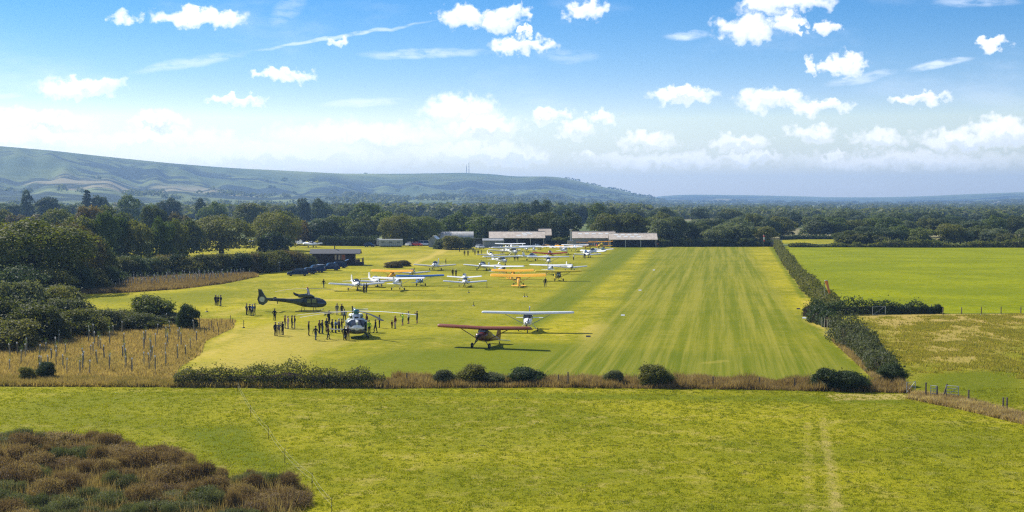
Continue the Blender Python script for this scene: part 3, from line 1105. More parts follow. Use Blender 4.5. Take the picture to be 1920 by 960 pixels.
def woods():
    # far to near ------------------------------------------------ left half
    row(-60, 720, 421, itp([(-60, 383), (300, 383), (600, 385), (720, 386)]), 24, MIXED, ['dark', 'oak', 'ash', 'willow'],
        'tree in the distant belt of woodland below the left hills', 'distant woodland trees on the left', jt=4)
    row(700, 1260, 423, itp([(700, 386), (900, 386), (1000, 384), (1260, 392)]), 26, MIXED, ['dark', 'oak', 'ash', 'willow'],
        'tree in the distant belt of woodland beyond the hangars', 'distant woodland trees beyond the hangars', jt=4)
    row(1240, 1990, 428, itp([(1240, 393), (1450, 398), (1700, 401), (1990, 401)]), 27, MIXED, ['dark', 'oak', 'ash', 'willow'],
        'tree in the distant wood far beyond the bright field', 'distant woodland trees on the right', jt=5)
    # the individually seen crowns above the left wood
    U = lambda *a, **k: tree(*a, **k)
    U(52, 424, 357, 27, 'oval0', 'dark', 'tall dark oval tree standing clear of the wood, far left')
    U(90, 424, 370, 40, 'oak0', 'dark', 'broad dark tree just right of the tall oval tree, far left')
    U(164, 424, 357, 34, 'cone0', 'dark', 'dark conifer with a pointed top above the left wood')
    U(184, 424, 368, 38, 'oak1', 'dark', 'round dark tree leaning against the pointed conifer')
    U(242, 432, 366, 42, 'oval1', 'ash', 'smooth green egg-shaped tree rising above the left wood')
    U(318, 426, 372, 44, 'oak2', 'dark', 'round dark tree to the right of the egg-shaped green tree')
    U(376, 424, 372, 20, 'oval2', 'dark', 'small dark rounded tree poking up above the middle of the left wood')
    U(400, 432, 379, 52, 'wide0', 'ash', 'pale olive tree in front of the small poking dark tree')
    U(470, 436, 382, 66, 'oak0', 'oak', 'large rounded dark oak behind the tree that hides a parked aeroplane')
    U(568, 424, 372, 26, 'oval0', 'dark', 'left one of two tall dark round-headed twin trees')
    U(597, 424, 372, 24, 'oval1', 'dark', 'right one of two tall dark round-headed twin trees')
    U(690, 440, 381, 62, 'oak1', 'ash', 'broad hazy green tree left of the hangars, behind the long hedge')
    U(1005, 432, 376, 24, 'oval2', 'dark', 'left of two tall dark trees rising behind the left hangar')
    U(1026, 432, 375, 26, 'oval0', 'dark', 'right of two tall dark trees rising behind the left hangar')
    U(1120, 440, 381, 36, 'oval1', 'ash', 'tall light green tree above the control mast')
    U(1146, 438, 389, 18, 'oval2', 'dark', 'small dark tree right of the tall light green tree')
    # second line
    row(-80, 130, 452, 398, 42, OAKS, ['oak', 'rust', 'oak'], 'olive tree at the far left in the middle of the wood', 'trees in the left wood', jt=6)
    row(540, 900, 452, itp([(540, 402), (640, 410), (760, 404), (900, 405)]), 36, OAKS, ['oak', 'ash', 'oak', 'willow'],
        'rounded green tree in the row behind the pale caravan and curved hangar', 'trees behind the curved hangar', jt=8)
    row(900, 1240, 456, itp([(900, 406), (1000, 398), (1100, 402), (1240, 405)]), 38, OAKS, ['oak', 'dark', 'ash', 'rust'],
        'green tree in the row close behind the long hangars', 'trees close behind the hangars', jt=6)
    row(1240, 1460, 448, itp([(1240, 405), (1460, 408)]), 34, OAKS, ['oak', 'dark', 'willow'],
        'dark tree in the second row beyond the runway end', 'second row beyond the runway', jt=6)
    row(1460, 1990, 446, itp([(1460, 408), (1600, 411), (1990, 408)]), 34, OAKS, ['oak', 'dark', 'willow', 'ash'],
        'rounded tree in the back row of the wood behind the bright field', 'back row of the wood behind the bright field', jt=5)
    # the front of the wood by the runway end
    row(1238, 1450, 460.5, itp([(1238, 408), (1300, 414), (1360, 420), (1450, 427)]), 27, OAKS + ['oval0'], ['oak', 'dark', 'oak', 'willow'],
        'dark leafy tree in the front row at the runway end', 'front row at the runway end', jb=1, jt=5, wk=1.6)
    row(1590, 1990, 459, itp([(1590, 432), (1660, 424), (1800, 424), (1990, 422)]), 34, OAKS, ['oak', 'dark', 'willow', 'ash'],
        'rounded oak in the front row behind the bright field', 'front row behind the bright field', jb=1.5, jt=6)
    for x, t, w in [(1604, 438, 44), (1650, 441, 40), (1888, 438, 42)]:
        tree(x, 461, t, w, random.choice(['bush0', 'bush1', 'bush2']), 'hedge',
             {1604: 'round bush at the left end of the wood edge behind the bright field', 1650: 'round bush second from the left along the bright field edge',
              1888: 'pale round bush at the wood edge near the right side of the picture'}[x], cat='bush', name='bush', parts=('foliage', 'stem'))
    # the left wood proper, its face above the upper plantation
    row(110, 360, itp([(110, 470), (360, 462)]), 394, 40, OAKS, ['oak', 'rust', 'ash', 'oak'], 'olive tree crowning the back of the left wood', 'trees in the left wood', jt=7)
    row(150, 360, itp([(150, 505), (360, 494)]), itp([(150, 404), (250, 406), (360, 418)]), 36, ['great0', 'great1', 'oak0', 'oak2'], ['oak', 'dark', 'oak', 'ash'],
        'tall dark tree in the front face of the left wood', 'front trees of the left wood', jt=6)
    tree(415, 478, 406, 122, 'great0', 'oak', 'broad spreading oak above the half hidden white aeroplane')
    tree(345, 482, 412, 66, 'oak1', 'oak', 'dark rounded tree filling the gap left of the broad spreading oak')
    tree(515, 470, 399, 88, 'great1', 'oak', 'large domed oak left of the parked gliders')
    tree(560, 459, 415, 50, 'oak2', 'rust', 'olive tree at the left end of the long clipped hedge')
    tree(515, 477, 437, 56, 'bush0', 'dark', 'dark conical bush at the end of the line of parked gliders', cat='bush', name='bush', parts=('foliage', 'stem'))
    tree(610, 459, 412, 60, 'oak0', 'dark', 'dark rounded tree behind the left part of the long clipped hedge')
    tree(670, 459, 418, 40, 'willow' if False else 'oak1', 'willow', 'pale tree behind the right part of the long clipped hedge')
    tree(792, 459, 406, 70, 'great1', 'ash', 'yellowish green tree behind the white vans left of the curved hangar')
    tree(745, 459, 404, 64, 'great0', 'oak', 'dense tree directly behind the pale caravan')
    # the great oaks at the left edge
    tree(62, 548, 414, 196, 'great0', 'oak', 'huge domed oak at the left edge of the picture')
    tree(135, 538, 420, 120, 'great1', 'rust', 'big brownish oak just right of the huge domed oak')
    tree(-40, 540, 405, 150, 'great1', 'dark', 'dark oak cut off by the left edge of the picture')
    tree(180, 527, 446, 66, 'shrub0', 'oak', 'rounded low tree at the foot of the big brownish oak', cat='tree')


woods()


def bush(px, base, top, wpx, leaf, label, proto=None, name='bush', group=None, cat='bush'):
    return tree(px, base, top, wpx, proto or random.choice(['shrub0', 'shrub1']), leaf, label, cat=cat, name=name, group=group, parts=('foliage', 'stem'))


def bushes():
    # line of shrubs behind the upper plantation
    for x, b, t, w, l in [(228, 523, 482, 60, 'hedge'), (275, 520, 484, 56, 'dark'), (312, 516, 478, 46, 'rust'), (350, 517, 482, 54, 'hedge'), (392, 515, 478, 50, 'hedge'), (430, 513, 476, 50, 'hedge'),
                          (468, 512, 476, 52, 'rust'), (500, 510, 473, 50, 'hedge'), (532, 506, 470, 50, 'rust'), (562, 503, 473, 50, 'hedge'), (250, 522, 480, 56, 'dark'), (295, 519, 482, 52, 'hedge'), (330, 517, 478, 50, 'dark'), (372, 516, 478, 52, 'hedge'), (412, 514, 476, 52, 'hedge'), (450, 513, 474, 52, 'dark'), (485, 511, 472, 52, 'hedge'), (516, 508, 470, 52, 'hedge'), (548, 505, 471, 50, 'rust'), (575, 503, 476, 34, 'hedge')]:
        bush(x, b, t, w, l, 'shrub in the thick line behind the upper sapling plantation', group='shrubs behind the upper plantation', name='shrub', cat='shrub')
    # undergrowth at the feet of the wood by the runway end and behind the hangars
    for x in range(1240, 1452, 13):
        bush(x + random.uniform(-3, 3), 462.3, random.uniform(446, 452), random.uniform(18, 26), random.choice(['dark', 'oak', 'hedge']), 'dark undergrowth shrub at the foot of the wood by the runway end',
             proto=random.choice(['bush0', 'bush1', 'bush2']), group='undergrowth by the runway end', name='shrub', cat='shrub')
    for x in list(range(760, 815, 16)) + list(range(1036, 1072, 10)):
        bush(x, 459.5, random.uniform(444, 450), random.uniform(18, 26), random.choice(['dark', 'oak']), 'dark undergrowth shrub in a gap between the hangars', proto=random.choice(['bush0', 'bush1', 'bush2']),
             group='undergrowth between the hangars', name='shrub', cat='shrub')
    # thicket on the left, in front of the great oaks
    for x, b, t, w, l in [(-30, 640, 545, 120, 'hedge'), (30, 622, 528, 110, 'scrubgreen'), (90, 612, 540, 96, 'hedge'), (130, 618, 560, 90, 'scrubgreen'), (60, 640, 570, 130, 'hedge'), (150, 630, 580, 90, 'hedge'),
                          (190, 622, 580, 70, 'scrubgreen'), (232, 614, 582, 70, 'hedge'), (20, 655, 600, 110, 'hedge'), (318, 608, 586, 66, 'scrubgreen'), (40, 560, 500, 90, 'dark'), (95, 556, 505, 80, 'hedge'), (140, 548, 500, 70, 'dark'), (175, 544, 505, 60, 'hedge'), (205, 536, 500, 54, 'dark'), (110, 580, 535, 90, 'hedge'), (265, 618, 588, 76, 'hedge')]:
        bush(x, b, t, w, l, 'bramble shrub in the dark thicket below the great oaks', group='thicket below the great oaks', name='shrub', cat='shrub')
    bush(283, 606, 555, 88, 'oak', 'fresh green domed bush at the right end of the dark thicket')
    bush(352, 618, 571, 38, 'dark', 'small dark round bush standing alone beside the lower plantation')
    # near boundary
    for x, b, t, w, l, lab in [
        (886, 721, 683, 54, 'hedge', 'olive upright bush in the near hedge line below the maroon aeroplane'),
        (925, 722, 698, 44, 'scrubgreen', 'low grey-green bush between the two bigger bushes in the near hedge line'),
        (985, 720, 689, 62, 'dark', 'dark flat-topped bush in the middle of the near hedge line'),
        (1152, 722, 694, 34, 'scrubgreen', 'small bush left of the tall bush in the near hedge line'),
        (1228, 724, 684, 64, 'hedge', 'tall loose olive bush near the middle of the near hedge line'),
        (1552, 730, 691, 60, 'dark', 'left half of the big dark bramble at the right end of the near hedge line'),
        (1594, 732, 696, 62, 'dark', 'right half of the big dark bramble at the right end of the near hedge line'),
        (832, 722, 694, 40, 'scrubgreen', 'small grey bush at the left end of the near grass strip'),
        (1672, 722, 682, 44, 'dark', 'dark bush at the foot of the runway hedge by the gate track'),
        (86, 712, 678, 34, 'dark', 'small dark bush at the front edge of the lower plantation'),
        (50, 716, 688, 30, 'hedge', 'tiny bush at the front left of the lower plantation'),
        (848, 468, 442, 40, 'hedge', 'big bush growing in front of the middle of the curved hangar'),
        (870, 467, 445, 34, 'dark', 'bush in front of the right end of the curved hangar'),
        (832, 467, 448, 40, 'dark', 'dark bush at the left corner of the curved hangar'),
        (738, 502, 490, 34, 'rust', 'left mound of the brown brush heap on the grass right of the cabin'),
        (755, 499, 488, 30, 'rust', 'right mound of the brown brush heap on the grass right of the cabin'),
        (1760, 588, 571, 14, 'dark', 'small dark bush ending the hedge between field and paddock'),
    ]:
        bush(x, b, t, w, l, lab)


bushes()


# ------------------------------------------------------------------ hedges
def hedge(name, path, width, height, leaf, label, per_m=90, leaf_size=0.16, seed=1, rough=0.25, wild=0.9):
    """a hedge along a path of ground points; rounded, lumpy, with woody stems inside"""
    rng = np.random.default_rng(seed)
    P = np.array([(p.x, p.y) for p in path])
    seg = np.hypot(*np.diff(P, axis=0).T)
    S = np.concatenate([[0], np.cumsum(seg)])
    L = S[-1]
    Wf = width if callable(width) else (lambda s: width)
    Hf = height if callable(height) else (lambda s: height)
    n = int(L * per_m)
    s = rng.uniform(0, L, n)
    cx, cy_ = np.interp(s, S, P[:, 0]), np.interp(s, S, P[:, 1])
    dx = np.interp(s + 0.3, S, P[:, 0]) - np.interp(s - 0.3, S, P[:, 0])
    dy = np.interp(s + 0.3, S, P[:, 1]) - np.interp(s - 0.3, S, P[:, 1])
    dl = np.hypot(dx, dy) + 1e-9
    nx, ny = dy / dl, -dx / dl
    w = np.array([Wf(q / L) for q in s])
    h = np.array([Hf(q / L) for q in s])
    lump = 1 + rough * 1.2 * vnoise(s * 0.37, s * 0 + seed, seed) + rough * 0.7 * vnoise(s * 1.7, s * 0, seed + 1)
    th = rng.uniform(-0.15, PI + 0.15, n)
    rr = rng.uniform(0.80, 1.06, n) * lump
    lump2 = 1 + rough * 1.3 * vnoise(s * 1.1, th * 2.5, seed + 2)
    off = np.sign(np.cos(th)) * np.abs(np.cos(th)) ** 0.75 * w / 2 * rr * lump2
    z = np.clip(np.abs(np.sin(th)) ** 0.8 * h * rr * lump2, 0.02, None)
    z = np.where(np.abs(np.cos(th)) > 0.9, rng.uniform(0.03, 0.6, n) * h, z)
    C = np.stack([cx + nx * off, cy_ + ny * off, z], -1)
    N = np.stack([nx * np.cos(th), ny * np.cos(th), np.sin(th) + 0.1], -1)
    # loose twigs above
    k = rng.random(n) < 0.16
    C[k, 2] += rng.exponential(0.13, k.sum()) * h[k]
    o0 = Vector((P[0, 0], P[0, 1], 0))
    t = thing(name, label, 'hedge', o0)
    C[:, 0] -= o0.x
    C[:, 1] -= o0.y
    tint = np.clip(rng.random(n) * 0.6 + 0.5 * (vnoise(s * 0.5, s * 0, seed + 5) + 0.4), 0, 1)
    link('foliage', leaf_obj_mesh('foliage', C, N, leaf_size, rng, wild=wild, tint=tint), LEAF[leaf], t)
    rings = []
    for q in np.linspace(0.002, 0.998, max(4, int(L / 1.5))):
        x, y = np.interp(q * L, S, P[:, 0]), np.interp(q * L, S, P[:, 1])
        ddx = np.interp(q * L + .3, S, P[:, 0]) - np.interp(q * L - .3, S, P[:, 0])
        ddy = np.interp(q * L + .3, S, P[:, 1]) - np.interp(q * L - .3, S, P[:, 1])
        d = math.hypot(ddx, ddy) + 1e-9
        ax, ay = ddy / d, -ddx / d
        lw, lh = Wf(q) * 0.32 * rng.uniform(0.8, 1.1), Hf(q) * 0.66 * rng.uniform(0.85, 1.1)
        rings.append([(x + ax * lw * math.cos(a) - o0.x, y + ay * lw * math.cos(a) - o0.y, 0.02 + lh * math.sin(a)) for a in np.linspace(0, PI, 7)])
    mb = MB().loft(rings)
    mb.build('stems', TWIG, t)
    return t


def hedges():
    gp = lambda *pts: [G(*p) for p in pts]
    hedge('hedge', gp((328, 723), (430, 722), (560, 724), (700, 724), (722, 724)), 2.4, lambda q: 1.55 + 0.16 * math.sin(q * 14) + 0.12 * math.sin(q * 37) - 0.8 * max(0, (q - .88) / .12) - 0.5 * max(0, (.08 - q) / .08),
          'hedge', 'long dark thorn hedge in front of the helicopters', per_m=700, leaf_size=0.085, seed=31, rough=0.30)
    hedge('hedge', gp((1457, 462), (1466, 477), (1480, 497), (1500, 522), (1522, 548), (1548, 570), (1568, 583)), lambda q: 2.2 + q * 0.6, lambda q: 1.55 + 0.3 * math.sin(q * 17) + 0.2 * math.sin(q * 41),
          'hedge', 'long hedge running along the right side of the runway', per_m=340, leaf_size=0.15, seed=32, rough=0.45)
    hedge('hedge', gp((1514, 594), (1545, 592), (1600, 589), (1680, 588), (1757, 587)), lambda q: 3.0 - 1.2 * q, lambda q: 2.1 - 0.8 * q + 0.15 * math.sin(q * 31),
          'dark', 'dark hedge crossing from the runway side to the paddock fence', per_m=360, leaf_size=0.13, seed=33, rough=0.45)
    hedge('hedge', gp((1530, 602), (1555, 612), (1560, 614)), 2.6, 1.9, 'dark', 'short dark hedge stub with pale trunks on the runway side', per_m=330, leaf_size=0.14, seed=36)
    hedge('hedge', gp((1578, 634), (1600, 648), (1625, 668), (1650, 692), (1664, 706)), lambda q: 2.9 - 0.6 * q + 0.4 * math.sin(q * 9), lambda q: 2.1 - 0.5 * q + 0.3 * math.sin(q * 13),
          'scrubgreen', 'loose grey-green hedge between the runway and the rough paddock', per_m=460, leaf_size=0.12, seed=34, rough=0.5)
    hedge('hedge', gp((1478, 463.5), (1560, 463.5), (1700, 464), (1930, 464), (2150, 464)), 3.0, lambda q: (2.0 if q > 0.18 else 1.0) + 0.6 * math.sin(q * 23) * min(1, q * 4) + 0.4 * math.sin(q * 51),
          'oak', 'low hedge along the far side of the bright field', per_m=70, leaf_size=0.34, seed=35)
    hedge('hedge', gp((598, 460.5), (706, 461.5)), 2.6, 3.3, 'dark', 'tall clipped dark hedge left of the pale caravan', per_m=140, leaf_size=0.28, seed=37, rough=0.06)
    hedge('hedge', gp((1462, 448.5), (1590, 448.5)), 3, 1.6, 'dark', 'thin dark hedge beyond the pale meadow', per_m=60, leaf_size=0.4, seed=38)


hedges()


# ------------------------------------------------------------------ far woods: one mass, too far to count
def far_woods():
    rng = np.random.default_rng(5)
    Cs, Ns, Ts, Ss = [], [], [], []
    def add(x, y, z0, w, h, n):
        d = unit(rng.normal(size=(n, 3)))
        d[:, 2] = np.abs(d[:, 2])
        C = d * np.array([w / 2, w / 2, h * 0.8]) * rng.uniform(0.8, 1.05, (n, 1)) + np.array([x, y, z0 + h * 0.18])
        Cs.append(C)
        Ns.append(d)
        Ts.append(np.clip(rng.random(n) * 0.6 + rng.random() * 0.4, 0, 1))
        Ss.append(np.full(n, w * 0.13))
    count = 0
    while count < 4200:
        px = rng.uniform(-300, 2250)
        d = 1250 * (6800 / 1250) ** rng.random()
        x, y = d * (px - 960) / LENS_PX, d
        band = vnoise(np.array([x * 0.006]), np.array([y * 0.0042]), 77)[0] + 0.35 * vnoise(np.array([x * 0.02]), np.array([y * 0.02]), 78)[0]
        if band < 0.0 and d > 1700:
            continue
        z = far_ground_z(x, y)
        if z > 32 and rng.random() < 0.93:
            continue
        if z > 90:
            continue
        h = rng.uniform(8, 14) * (0.62 if px > 1220 else 1.0)
        add(x, y, max(z, 0) - 0.3, rng.uniform(10, 18) * (1 + d / 7000), h, int(80 if d < 2000 else 36))
        count += 1
    # lines of scrub along the ridge of the hills
    for az, D, H, X, Y, z, TT in (HN,):
        for i in range(0, len(az), 2):
            pxx = 960 + LENS_PX * math.tan(az[i])
            if (1060 < pxx < 1215 and rng.random() < 0.6) or (pxx < 760 and rng.random() < 0.02):
                j = int(np.searchsorted(TT[i], 0.99))
                add(X[i, j], Y[i, j], z[i, j] - 1, rng.uniform(14, 30), rng.uniform(5, 9), 26)
    C, N, T, S = map(np.concatenate, (Cs, Ns, Ts, Ss))
    me = leaf_obj_mesh('far_woods', C, N, S, rng, aspect=0.8, wild=0.5, tint=T)
    tag(link('far_woods', me, LEAF['oak']), 'far-off mass of woods below the hills', 'woods', kind='stuff')


far_woods()


# ------------------------------------------------------------------ grass and rough herbage
def blades(name, XY, h, w, leaf, label, rng, lean=0.35, n_per=3):
    """upright grass blades, three-cornered, in tufts"""
    n = len(XY)
    base = np.repeat(XY, n_per, axis=0)
    m = len(base)
    h = np.repeat(np.broadcast_to(h, (n,)), n_per) * rng.uniform(0.55, 1.3, m)
    w = np.repeat(np.broadcast_to(w, (n,)), n_per)
    a = rng.uniform(0, 2 * PI, m)
    base = base + rng.normal(scale=1, size=(m, 2)) * (w * 0.9)[:, None]
    ca, sa = np.cos(a), np.sin(a)
    b0 = np.stack([base[:, 0] - ca * w / 2, base[:, 1] - sa * w / 2, np.full(m, 0.0)], -1)
    b1 = np.stack([base[:, 0] + ca * w / 2, base[:, 1] + sa * w / 2, np.full(m, 0.0)], -1)
    le = rng.normal(scale=lean, size=(m, 2)) * h[:, None]
    tp = np.stack([base[:, 0] + le[:, 0], base[:, 1] + le[:, 1], h], -1)
    V = np.stack([b0, b1, tp], 1).reshape(-1, 3)
    F = np.arange(m * 3).reshape(m, 3)
    ti = np.clip(0.55 * rng.random(m) + 0.45 * (vnoise(base[:, 0] * 0.5, base[:, 1] * 0.5, 3) + 0.5), 0, 1)
    me = mesh_np(name, V, F, attrs={'tint': ('FACE', ti)})
    return tag(link(name, me, LEAF[leaf]), label, 'grass', kind='stuff')


def scatter(poly, n, rng):
    P = np.array([(p[0], p[1]) for p in poly])
    lo, hi = P.min(0), P.max(0)
    out = np.zeros((0, 2))
    while len(out) < n:
        q = rng.uniform(lo, hi, (n * 2, 2))
        out = np.concatenate([out, q[sdist(q[:, 0], q[:, 1], P) > 0]])
    return out[:n]


def herbage():
    rng = np.random.default_rng(9)
    # pasture: clumpy
    q = scatter([(-34, 66), (34, 66), (56, 128), (-56, 128)], 330000, rng)
    dens = 0.35 * vnoise(q[:, 0] * 0.9, q[:, 1] * 0.6, 41) + 1.0 * vnoise(q[:, 0] * 3.0, q[:, 1] * 2.2, 42) + 0.5 * rng.random(len(q)) - 0.25
    rut = np.minimum(np.abs(sdist(q[:, 0], q[:, 1], rut1)), np.abs(sdist(q[:, 0], q[:, 1], rut2)))
    inr = ((sdist(q[:, 0], q[:, 1], rut1) > -0.1) | (sdist(q[:, 0], q[:, 1], rut2) > -0.1)) & (rng.random(len(q)) < 0.75)
    q = q[(dens > 0.12) & ~inr]
    blades('pasture_grass', q, 0.095, 0.045, 'grass', 'short tussocky yellow-green grass of the near pasture', rng, lean=0.5)
    # tall dry grass in the strip along the near boundary
    strip = gpoly([(700, 729), (1000, 727), (1400, 731), (1710, 738), (1690, 722), (1620, 722), (1400, 713), (1200, 712), (900, 712), (740, 706)])
    q = scatter(strip, 17000, rng)
    hh = 0.58 + 0.7 * vnoise(q[:, 0] * 0.45, q[:, 1] * 0.5, 8) + 0.3 * vnoise(q[:, 0] * 1.6, q[:, 1] * 1.5, 88)
    blades('dry_grass', q, hh, 0.07, 'straw', 'tall straw-coloured grass along the near boundary', rng, lean=0.28)
    strip2 = gpoly([(-200, 724), (300, 726), (330, 727), (720, 728), (720, 720), (330, 716), (200, 712), (-200, 710)])
    q = scatter(strip2, 11000, rng)
    blades('dry_grass', q, 0.5, 0.08, 'rank', 'rough browning grass at the foot of the dark hedge and plantation', rng, lean=0.3)
    # rough paddock
    q = scatter(gpoly([(1610, 596), (1960, 588), (1960, 720), (1850, 700), (1720, 700), (1640, 650)]), 60000, rng)
    d = vnoise(q[:, 0] * 0.35, q[:, 1] * 0.18, 51) + 0.7 * vnoise(q[:, 0] * 1.1, q[:, 1] * 0.6, 52)
    q = q[rng.random(len(q)) < np.clip(0.35 + d * 1.6, 0.03, 1)]
    blades('paddock_grass', q, 0.22, 0.09, 'rough', 'tufty bleached grass of the rough paddock', rng, lean=0.4)
    q = scatter(gpoly([(1715, 738), (1800, 748), (1960, 790), (1960, 806), (1800, 768), (1700, 748)]), 5000, rng)
    blades('dry_grass', q, 0.4, 0.08, 'straw', 'straw-coloured grass along the fence by the gate', rng)
    # plantations
    q = scatter(pl_lo, 26000, rng)
    q = q[q[:, 0] > -75]
    blades('plantation_grass', q, 0.42, 0.10, 'rank', 'long browning grass between the young trees of the lower plantation', rng)
    q = scatter(pl_hi, 22000, rng)
    blades('plantation_grass', q, 0.7, 0.16, 'straw', 'long dry grass between the young trees of the upper plantation', rng)
    # fringe along the foot of the runway hedge
    q = scatter(gpoly([(1560, 640), (1650, 722), (1668, 722), (1600, 656), (1575, 632)]), 2500, rng)
    blades('dry_grass', q, 0.4, 0.07, 'straw', 'bleached grass along the foot of the grey-green hedge', rng)


herbage()


# ------------------------------------------------------------------ bottom left: brown scrub
def scrub():
    rng = np.random.default_rng(61)
    protos = []
    for i in range(4):
        r = np.random.default_rng(300 + i)
        lob = crown_lobes('bush', r, 26)
        C, N, ti = lobes_cloud(lob, 6500, r, shell=(0.4, 1.28))
        C[:, 2] = np.abs(C[:, 2]) + r.exponential(0.05, len(C))
        N = N * 1.0 + np.array([0, 0, 0.25])
        me = leaf_obj_mesh('foliage', C, N, 0.042, r, aspect=0.16, wild=0.8, tint=ti, upright=0.7)
        mb = MB()
        for k in range(40):
            a = r.uniform(0, 2 * PI)
            q = r.uniform(0.05, 0.45)
            hgt = r.uniform(0.5, 0.92)
            mb.tube([(q * 0.4 * math.cos(a), q * 0.4 * math.sin(a), 0), (q * math.cos(a), q * math.sin(a), hgt * 0.6), (q * 1.15 * math.cos(a), q * 1.15 * math.sin(a), hgt)],
                    [0.012, 0.008, 0.003], 3)
        protos.append((me, mb.mesh('stem')))
    area = gpoly([(-80, 826), (60, 826), (180, 838), (330, 866), (375, 890), (395, 905), (470, 905), (560, 915), (565, 930), (545, 965), (560, 1010), (-80, 1010)])
    pts = []
    tries = 0
    while len(pts) < 230 and tries < 40000:
        tries += 1
        x = rng.uniform(min(p.x for p in area), max(p.x for p in area))
        y = rng.uniform(min(p.y for p in area), max(p.y for p in area))
        if sdist(np.array([x]), np.array([y]), area)[0] < 0.1:
            continue
        if all((x - a) ** 2 + (y - b) ** 2 > 0.85 ** 2 for a, b in pts):
            pts.append((x, y))
    for x, y in pts:
        me, st = protos[int(rng.integers(4))]
        g = vnoise(np.array([x * 0.35]), np.array([y * 0.35]), 91)[0]
        green = g > 0.10
        h = rng.choice([0.6, 0.9, 1.2, 1.5]) * rng.uniform(0.85, 1.15) * (0.75 if green else 1.0)
        w = rng.uniform(0.9, 2.6)
        t = thing('scrub_bush', 'low green bramble mound in the scrub at the bottom left' if green else 'brown heathery bush in the scrub at the bottom left', 'bush', (x, y, 0), rng.uniform(0, 6.28),
                  'green brambles in the bottom left scrub' if green else 'brown bushes in the bottom left scrub')
        t.scale = (w, w * rng.uniform(0.8, 1.1), h)
        link('foliage', me, LEAF['scrubgreen' if green else 'scrub'], t)
        link('stem', st, TWIG, t)
    for px, py, w_, top, lab in [(413, 905, 40, 872, 'small brown bush at the right end of the large bottom left scrub'), (467, 906, 30, 876, 'little upright dark bush standing right of the bottom left scrub'),
                                 (540, 925, 66, 880, 'outermost brown bush of the bottom left scrub, beside the thin wire fence'),
                                 (300, 866, 120, 832, 'broad dark brown thicket along the top edge of the bottom left scrub'), (110, 838, 120, 806, 'brown thicket at the top left of the bottom left scrub')]:
        p = G(px, py)
        me, st = protos[int(rng.integers(4))]
        t = thing('scrub_bush', lab, 'bush', p, rng.uniform(0, 6.28))
        w = w_ / ppm(p)
        t.scale = (w * 0.95, w * 0.7, ztop(top, p.y))
        link('foliage', me, LEAF['scrub'], t)
        link('stem', st, TWIG, t)
    q = scatter(area, 6500, rng)
    blades('dead_stems', q, 0.8 + 0.5 * vnoise(q[:, 0] * 0.5, q[:, 1] * 0.5, 17), 0.05, 'scrub', 'tangled brown dead stems standing in the scrub at the bottom left', rng, lean=0.25)
    mid = sum((Vector((p.x, p.y)) for p in area), Vector((0, 0))) / len(area)
    wide_area = [mid + (Vector((p.x, p.y)) - mid) * 1.07 for p in area]
    q = scatter(wide_area, 20000, rng)
    blades('rank_grass', q, 0.36, 0.07, 'rank', 'rank grass and dead stems between the scrub at the bottom left', rng, lean=0.45)


scrub()
# ================================================================== AIRCRAFT
GLASS = glass_mat()
TYRE = mat('tyre', (0.018, 0.018, 0.020), 0.85, vary=0.3)
STEEL = mat('steel', (0.42, 0.43, 0.45), 0.35, 0.8, spec=0.5)
DARKM = mat('dark_metal', (0.035, 0.037, 0.040), 0.5, 0.3)


def paint(name, col, rough=0.28):
    return mat('paint_' + name, col, rough, 0.0, vary=0.05, scale=1.5, spec=0.35, coat=0.12)


PAINT = {
    'white': paint('white', (0.86, 0.85, 0.82)), 'cream': paint('cream', (0.78, 0.72, 0.55)), 'orange': paint('orange', (0.95, 0.47, 0.006)),
    'yellow': paint('yellow', (0.90, 0.66, 0.04)), 'blue': paint('blue', (0.08, 0.24, 0.66)), 'navy': paint('navy', (0.012, 0.020, 0.050)),
    'maroon': paint('maroon', (0.115, 0.022, 0.018)), 'rust': paint('rust', (0.28, 0.075, 0.035)), 'red': paint('red', (0.62, 0.05, 0.03)), 'green': paint('green', (0.04, 0.07, 0.03)),
    'grey': paint('grey', (0.45, 0.47, 0.50)), 'lilac': paint('lilac', (0.50, 0.49, 0.66)), 'teal': paint('teal', (0.05, 0.22, 0.22)), 'brown': paint('brown', (0.45, 0.20, 0.09)),
    'olive': paint('olive', (0.10, 0.115, 0.045), 0.6), 'black': paint('black', (0.010, 0.010, 0.012)), 'silver': paint('silver', (0.62, 0.63, 0.66)),
}


def ring(x, zc, w, h, n=12, e=2.6, y0=0.0):
    out = []
    for k in range(n):
        t = 2 * PI * k / n
        c, s = math.cos(t), math.sin(t)
        out.append((x, y0 + math.copysign(abs(c) ** (2 / e), c) * w / 2, zc + math.copysign(abs(s) ** (2 / e), s) * h / 2))
    return out


def foil(c, x_le, y, z, th=0.12, n=9):
    """closed airfoil section, chord c, leading edge at x_le (forward is +x)"""
    xs = [0, 0.04, 0.15, 0.35, 0.65, 1.0]
    tk = [0, 0.55, 0.95, 1.0, 0.6, 0.04]
    up = [(x_le - q * c, y, z + t * th * c * 0.74) for q, t in zip(xs, tk)]
    lo = [(x_le - q * c, y, z - t * th * c * 0.26) for q, t in zip(xs[1:-1], tk[1:-1])]
    return up + lo[::-1]


def wing_mesh(side, span, croot, ctip, x_le, z, dihedral, th=0.12, root=0.35, sweep=0.0, round_tip=True):
    half = span / 2
    secs = []
    for q in (0, 0.5, 0.93, 0.985, 1.0):
        y = root + (half - root) * q
        c = croot + (ctip - croot) * q
        xo = x_le - sweep * q
        if round_tip and q > 0.95:
            k = 0.86 if q < 0.99 else 0.55
            xo -= c * (1 - k) * 0.4
            c *= k
        secs.append(foil(c, xo, side * y, z + math.tan(dihedral) * y, th))
    if side < 0:
        secs = secs[::-1]
    return MB().loft(secs)


